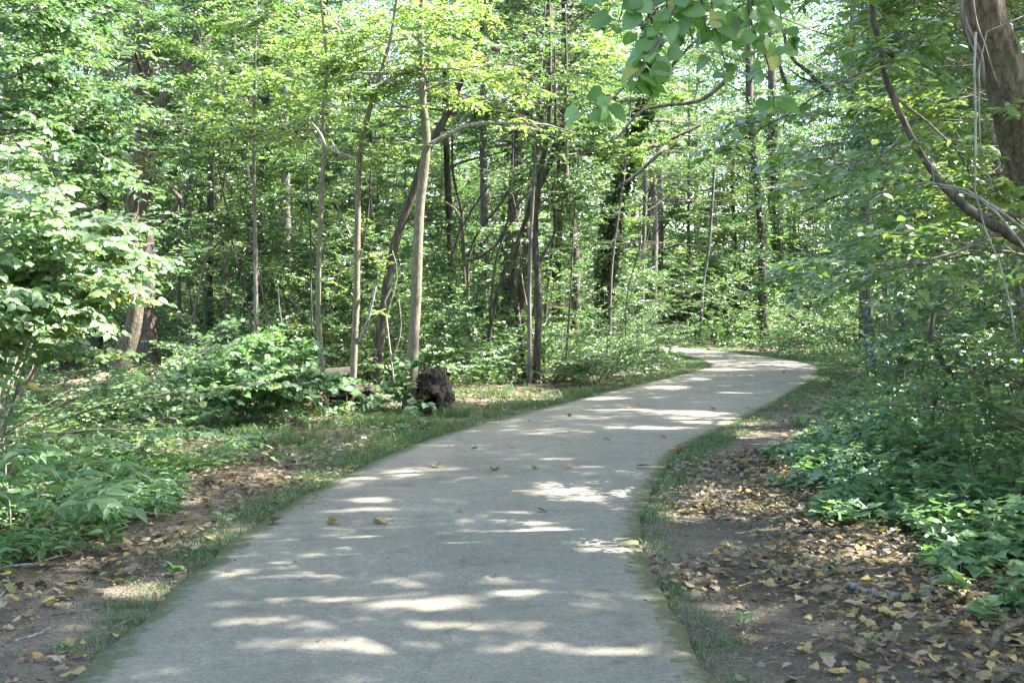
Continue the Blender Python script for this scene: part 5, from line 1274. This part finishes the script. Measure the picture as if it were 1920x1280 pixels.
# hollow rotting log
base = W(806, 775, 19.0)
root = empty('rotting_log', base); tag(root, 'dark rotting log end with a hollow reddish core, right of the straight slender trunk', 'log')
def ring_log(c0, c1, R, hole, mb, core, seed):
    n, m = 40, 9
    ax = unit(np.array(c1) - np.array(c0)); a = unit(np.cross(ax, [0, 0, 1.0])); b = np.cross(a, ax)
    th = np.linspace(0, 2 * np.pi, n, endpoint=False)
    def nz(t, s, f=1): return np.array([mnoise.fractal(Vector((math.cos(x) * 1.3 * f, math.sin(x) * 1.3 * f, s * 2.2 + seed)), .9, 2.1, 4) for x in t])
    V = []
    for i_ in range(m):
        s = i_ / (m - 1); c = np.array(c0) * (1 - s) + np.array(c1) * s
        r = R * (1 + .22 * nz(th, s)) * (1 - .12 * s)
        jag = ax * (nz(th, 5, 2.5) * .12 * (1 if i_ == 0 else 0))[:, None]
        V.append(c + r[:, None] * (np.cos(th)[:, None] * a + np.sin(th)[:, None] * b) + jag)
    i = np.arange(m - 1)[:, None] * n; j = np.arange(n)[None]
    Fq = np.stack([i + j, i + (j + 1) % n, i + n + (j + 1) % n, i + n + j], -1).reshape(-1, 4)
    mb.add(np.vstack(V), Fq)
    W2 = [V[0]]
    for s, k_ in ((.00, .82), (.05, hole), (.35, hole * .9), (.7, hole * .5), (.75, .02)):
        c = np.array(c0) + ax * s
        r = R * k_ * (1 + .3 * nz(th, 3 + s))
        W2.append(c + r[:, None] * (np.cos(th)[:, None] * a + np.sin(th)[:, None] * b))
    m2 = len(W2); i = np.arange(m2 - 1)[:, None] * n
    Fq = np.stack([i + j, i + n + j, i + n + (j + 1) % n, i + (j + 1) % n], -1).reshape(-1, 4)
    core.add(np.vstack(W2), Fq)
mb, core = MB(), MB()
ring_log(W(803, 752, 18.7), W(826, 738, 20.9), .215, .56, mb, core, 2.2)
mb.build('log_bark', M['rot_dark'], smooth=False, parent=root, base=base); core.build('hollow_core', M['rot_core'], parent=root, base=base)
base = W(815, 775, 19.6)
mb = MB(); lump(mb, W(812, 730, 19.9), (.30, .34, .40), 9.1, .22, 5); lump(mb, W(833, 752, 19.5), (.17, .25, .25), 4.1, .3, 4)
tag(mb.build('rotten_stump', M['rot_dark'], base=base), 'shaggy dark rotten stump standing behind the hollow log end', 'stump')
# loose root hairs and splinters hanging on it are part of the stump surface
# tall pale weed on the floor
base = np.array([*G(288, 838), 0]); base[2] = float(hgt(base[0], base[1])[0])
for q, (dx, h, lab) in enumerate([(0, .40, 'pale flowering weed standing alone on the left floor'), (-.09, .30, 'shorter pale weed leaning beside the flowering one')]):
    b = base + np.array([dx, q * .05, 0]); root = empty('flowering_weed', b); tag(root, lab, 'weed')
    mb = MB(); tube(mb, np.array([b, b + [.01, 0, h * .5], b + [.0, .02, h]]), [.008, .006, .004], 6); mb.build('stem', M['leaf_pale'], parent=root, base=b)
    n_ = 46; f = U(.12, 1, n_); az_ = U(0, 6.28, n_); P_ = b + np.stack([np.zeros(n_), np.zeros(n_), f * h], 1); D = np.stack([np.cos(az_), np.sin(az_), U(0, .5, n_)], 1)
    mb = MB(); place(mb, LANCE, P_, D, np.array([0, 0, 1.]) + rng.normal(0, .3, (n_, 3)), np.where(f > .8, .05, .07), U(.7, .97, n_)); mb.build('leaves', M['leaf_pale'], parent=root, base=b)
# individual broad weeds standing out along the verges
for q, (px, py, lab, tpl, sz) in enumerate([(325, 1075, 'small light-green weed at the left path edge', CORD, .06), (120, 1225, 'low clover-like weed near the lower left corner', CORD, .04), (1395, 1175, 'small grassy weed in the dirt right of the path', LANCE, .06), (1765, 1085, 'yellow-green seedling in the litter at right', LEAF10, .08),
       (1850, 1180, 'broad-leaved seedling at the lower right', CORD, .09), (1790, 1130, 'lobed-leaved seedling beside the thick grey branch', LOBED, .1), (1480, 880, 'dark grassy clump at the corner of the right bank', LANCE, .14), (420, 985, 'small weed in the grass strip left of the path', LANCE, .07), (200, 1035, 'lance-leaved weed at the front of the left verge', LANCE, .13), (70, 1010, 'broad weed at the left edge of the verge', LANCE, .14)]):
    g = G(px, py); b = np.array([g[0], g[1], float(hgt(*g)[0])])
    n_ = 16; az_ = np.arange(n_) * 2.4 + U(-.3, .3, n_); f = U(.2, 1, n_); h = sz * 1.4
    mb = MB(); twigs(mb, b[None] - [0, 0, .01], b[None] + [0, 0, h], .003)
    D = np.stack([np.cos(az_), np.sin(az_), U(.0, .6, n_)], 1)
    place(mb, tpl, b + np.array([0, 0, 1]) * (f * h)[:, None] + D * sz * .2, D, np.array([0, 0, 1.]) + rng.normal(0, .3, (n_, 3)), sz * U(.7, 1.2, n_), U(.5, .97, n_))
    tag(mb.build('weed', M['leaf_cover'], base=b), lab, 'weed')

# ------------------------------------------------------------------ canopy trees standing beside the view: they roof the trail over
def tall(label, x, y, H, nl, LL, t0, leaf='leaf', size=.15, r=.2, group=None, filt=filt_all, k=9, nsub=10, ntw=8, lean=(0, 0), twL=.5, name='forest_tree', tint=(.55, .2), el=(.0, .7)):
    z = float(hgt(x, y)[0])
    p = [np.array([x, y, z - .1]), np.array([x + U(-.2, .2) + lean[0] * .1, y, z + H * .3]), np.array([x + U(-.3, .3) + lean[0] * .5, y + lean[1] * .5, z + H * .7]), np.array([x + lean[0], y + lean[1], z + H])]
    return tree(name, label, 'tree', p, [r, r * .85, r * .55, r * .15], nl=nl, t0=t0, LL=LL, leaf=leaf, size=size, k=k, tint=tint, bark='bark_grey', filt=filt, nsub=nsub, ntw=ntw, twL=twL, el=el, flare=.4, group=group, seg=10)
CAN = [(5.2, 5.5), (8.3, 3.0), (8.6, 8.2), (12.2, 5.6), (12.6, 10.8), (9.2, 13.4), (13.2, 15.6), (10.8, 19.0), (16.5, 12.4), (15.5, 20.2), (13.6, 25.0), (18.2, 26.5), (16.8, 32.5), (21.5, 34.0), (5.0, -.5), (9.5, -2.0),
       (-5.6, 3.4), (-8.6, 8.6), (-11.2, 14.5), (-13.2, 20.5), (-16.6, 27.5)]
for q, (x, y) in enumerate(CAN):
    tall('tall shade tree outside the %s edge of the picture' % ('right' if x > 0 else 'left'), x, y, U(14.5, 18.5), 26, 4.6, .36 if x > 0 else .5, r=U(.16, .24), group='tall shade trees beside the view, %s' % ('right' if x > 0 else 'left'), lean=(-.8 if x > 0 else .5, 0))

for q, (x, y, lab) in enumerate([(12.8, 22.0, 'tall tree just outside the right edge behind the long hanging vine'), (15.2, 29.0, 'tall grey tree at the far right behind the massive corner trunk'), (16.2, 37.5, 'tall tree at the back of the right bank above the vine stem'), (18.2, 43.0, 'tall tree behind the shrubs of the right bank, far right'),
        (15.0, 47.5, 'tall slim-crowned tree above the outer bend, right of the dark upright trunk'), (20.5, 49.5, 'tall tree standing deep right of the outer bend'), (12.2, 16.8, 'tall tree hidden behind the layered leaves of the right edge')]):
    tall(lab, x, y, U(15, 18.5), 26, 4.6, .4, r=U(.15, .2), size=.14, lean=(-.8, 0))

# ------------------------------------------------------------------ the wood beyond: repeated trees and shrubs, each a thing of its own
def far_tree(seed_label, H, nl, LL, t0, size, r, leaf, bark):
    o = tree('forest_tree', seed_label, 'tree', [np.array([0, 0, -.1]), np.array([.1, .1, H * .35]), np.array([-.1, .2, H * .7]), np.array([.2, 0, H])], [r, r * .85, r * .55, r * .15], nl=nl, t0=t0, LL=LL, leaf=leaf, size=size * .68, k=12, nsub=9, ntw=8, twL=.6,
             bark=bark, filt=None, el=(-.1, .7), tint=(.55, .22), seg=9, up=.5, group='g')
    return o
protos = [far_tree('', 18, 30, 4.6, .15, .19, .24, 'leaf', 'bark_grey'), far_tree('', 15, 26, 3.8, .2, .18, .17, 'leaf_yellow', 'bark_dark'), far_tree('', 10, 22, 3.2, .12, .17, .10, 'leaf', 'bark_grey')]
def far_shrub(H, leaf, size):
    return shrub('leafy_shrub', '', (0, 0, 0), 11, H, 1.6, leaf, LEAF6, size * .7, k=11, tint=(.55, .22), nsub=8, ntw=7, twL=.42, r=.015, t0=.08, droop=.8, el=(.4, 1.4), up=.5, filt=None)
sprotos = [far_shrub(3.6, 'leaf', .14), far_shrub(2.8, 'leaf_cover', .13), far_shrub(4.6, 'leaf', .15)]

zones = [('left', lambda x, y: x < -.13 * y), ('middle', lambda x, y: -.13 * y <= x < .12 * y), ('right', lambda x, y: x >= .12 * y)]
def zone(x, y):
    z = [n for n, f in zones if f(x, y)][0]
    return z
def poisson(n, x0, x1, y0, y1, dmin, test, tries=6000):
    pts = []
    for _ in range(tries):
        p = np.array([U(x0, x1), U(y0, y1)])
        if abs(p[0]) > .47 * p[1] + 4: continue
        if not test(p): continue
        if all((p[0] - q[0]) ** 2 + (p[1] - q[1]) ** 2 > dmin ** 2 for q in pts): pts.append(p)
        if len(pts) >= n: break
    return pts
def clear_of(p, d0):
    d, s = path_dist(p[None]); return d[0] > d0
# what stands nearest in front, so that every far plant can be told by it
MARKS = [(20, 'the upper left sky gap', 98), (150, 'the sunlit shrub', 160), (250, 'the leaning olive trunk', 250), (290, 'the stout reddish trunk', 290), (345, 'the thin wavering stem', 345), (467, 'the dark thin trunk', 467), (540, 'the grey straight trunk', 540),
         (600, 'the thinnest pale stem', 600), (668, 'the knobbly pale stem', 668), (735, 'the dark leaning trunk', 735), (785, 'the straight slender trunk', 785), (870, 'the black thin sapling', 870), (905, 'the slim grey trunk', 905),
         (960, 'the shaggy trunk', 960), (1000, 'the dark narrow trunk', 1000), (1075, 'the dim red-brown trunk', 1075), (1150, 'the bowing trunk', 1150), (1226, 'the pale trunk at the path end', 1226), (1320, 'the pale leaning sapling', 1320),
         (1430, 'the dark upright trunk', 1430), (1625, 'the half hidden grey-brown trunk', 1625), (1690, 'the thin arching stem', 1690), (1830, 'the long hanging vine', 1830), (1900, 'the massive corner trunk', 1900)]
ORD = ['nearest', 'second nearest', 'third nearest', 'fourth nearest', 'fifth nearest', 'sixth nearest', 'seventh nearest', 'eighth nearest', 'ninth nearest', 'tenth nearest']
def place_all(pts, protos, kinds, cat, grp, scl):
    cells = {}; used = set()
    for p in pts:
        k_ = int(rng.integers(0, len(protos))); src = protos[k_]
        if k_ not in used: o = src; used.add(k_)
        else: o = copy_tree(src)
        o.location = (p[0], p[1], float(hgt(*p)[0])); o.rotation_euler = (0, 0, U(0, 6.28)); s_ = scl(p); o.scale = (s_, s_, s_ * U(.92, 1.12))
        px = 960 + p[0] / p[1] * F
        if px < -20 or px > 1940:
            lab = '%s outside the %s edge' % (kinds[k_], 'left' if px < 0 else 'right')
            tag(o, lab, cat, grp + ' outside the picture'); continue
        m = min(MARKS, key=lambda q: abs(q[2] - px)); side = 'left of' if px < m[2] - 14 else 'right of' if px > m[2] + 14 else 'right behind'
        cells.setdefault((kinds[k_], side, m[1]), []).append((p[1], o))
    for (kd, side, mk), L in cells.items():
        L.sort(key=lambda q: q[0])
        for i_, (_, o) in enumerate(L):
            lab = '%s %s %s' % (kd, side, mk) if len(L) == 1 else '%s of those %s %s' % (ORD[min(i_, 9)] + ' ' + kd, side, mk)
            tag(o, lab, cat, grp)
tp = poisson(84, -42, 48, 46, 100, 3.9, lambda p: not (6 < p[0] < 25 and 48 < p[1] < 67) and clear_of(p, 2.2 if p[1] > 52 else 3.5) and not (abs(p[0] - .215 * p[1]) < 3.4 and p[1] < 57))
place_all(tp, protos, ['tall grey-barked tree', 'tall dark-barked tree', 'thin low-branched tree'], 'tree', 'trees in the far wood', lambda p: U(.85, 1.2))
def floor_ok(p):
    if not clear_of(p, 2.0 if p[1] > 40 else 2.6): return False
    if -13 < p[0] < -2.5 and p[1] < 26: return False
    if -12 < p[0] < -6.6 and p[1] < 31: return False
    if p[0] > 0 and p[1] < 47 and path_dist(p[None])[1][0] > 0 and not clear_of(p, 3.5): return False
    if abs(p[0] - .235 * p[1]) < 2.6 and 44 < p[1] < 60: return False
    return True
sp = poisson(165, -36, 42, 25, 84, 1.75, floor_ok)
place_all(sp, sprotos, ['green wood shrub', 'blue-green wood shrub', 'tall wood shrub'], 'shrub', 'shrubs under the far trees', lambda p: U(.75, 1.15) * (1.25 if p[1] > 55 else 1.0))
def far_under(H, nl, LL, leaf, r, sz):
    return tree('understory_tree', '', 'tree', [np.array([0, 0, -.1]), np.array([.15, .1, H * .35]), np.array([-.1, .2, H * .7]), np.array([.3, 0, H])], [r, r * .8, r * .5, r * .15], nl=nl, t0=.16, LL=LL, leaf=leaf, size=sz * .7, k=12, nsub=8, ntw=7, twL=.5,
                bark='bark_grey', filt=None, el=(-.15, .6), tint=(.55, .22), seg=7, up=.45, flat=.16, group='g')
uprotos = [far_under(8, 26, 2.8, 'leaf', .07, .14), far_under(10.5, 30, 3.2, 'leaf_yellow', .08, .15), far_under(6.5, 22, 2.6, 'leaf_cover', .06, .13)]
up_ = poisson(64, -36, 42, 31, 84, 3.0, lambda p: floor_ok(p) and clear_of(p, 3.4) and not (-3.8 < p[0] < 4.2 and p[1] < 40) and not (6 < p[0] < 22 and 50 < p[1] < 66))
place_all(up_, uprotos, ['leafy green understory tree', 'sunny green understory tree', 'blue-green understory tree'], 'tree', 'understory trees among the trunks', lambda p: U(.8, 1.2))
# far-off wood that reads as one mass
n_ = 520000
A = U(-.52, .52, n_); R_ = U(92, 128, n_); Z = U(0, 1, n_) ** 1.05 * 38
X = A * R_
keep = (vnoise(X, Z, .45, 2) + vnoise(X, R_, .3, 5) + U(-.8, .8, n_)) > -.6
sky_gap = ((X / R_ * F + 960 - 105) / 60) ** 2 + (((HOR - (Z + 1 - CAMH) / R_ * F) - 40) / 70) ** 2 < 1.0
keep &= ~sky_gap
X, R_, Z = X[keep], R_[keep], Z[keep]
m_ = len(X)
P_ = np.stack([X, R_, Z + 1.5], 1); az_ = U(0, 6.28, m_)
mb = MB(); place(mb, LEAF6, P_, np.stack([np.cos(az_), np.sin(az_), rng.normal(0, .3, m_)], 1), np.array([0, 0, 1.]) + rng.normal(0, .6, (m_, 3)), U(.22, .45, m_), np.clip(rng.normal(.6, .2, m_), 0, .96))
tag(mb.build('distant_wood', M['leaf']), 'far-off mass of forest leaves closing the view behind every trunk', 'wood', kind='stuff')
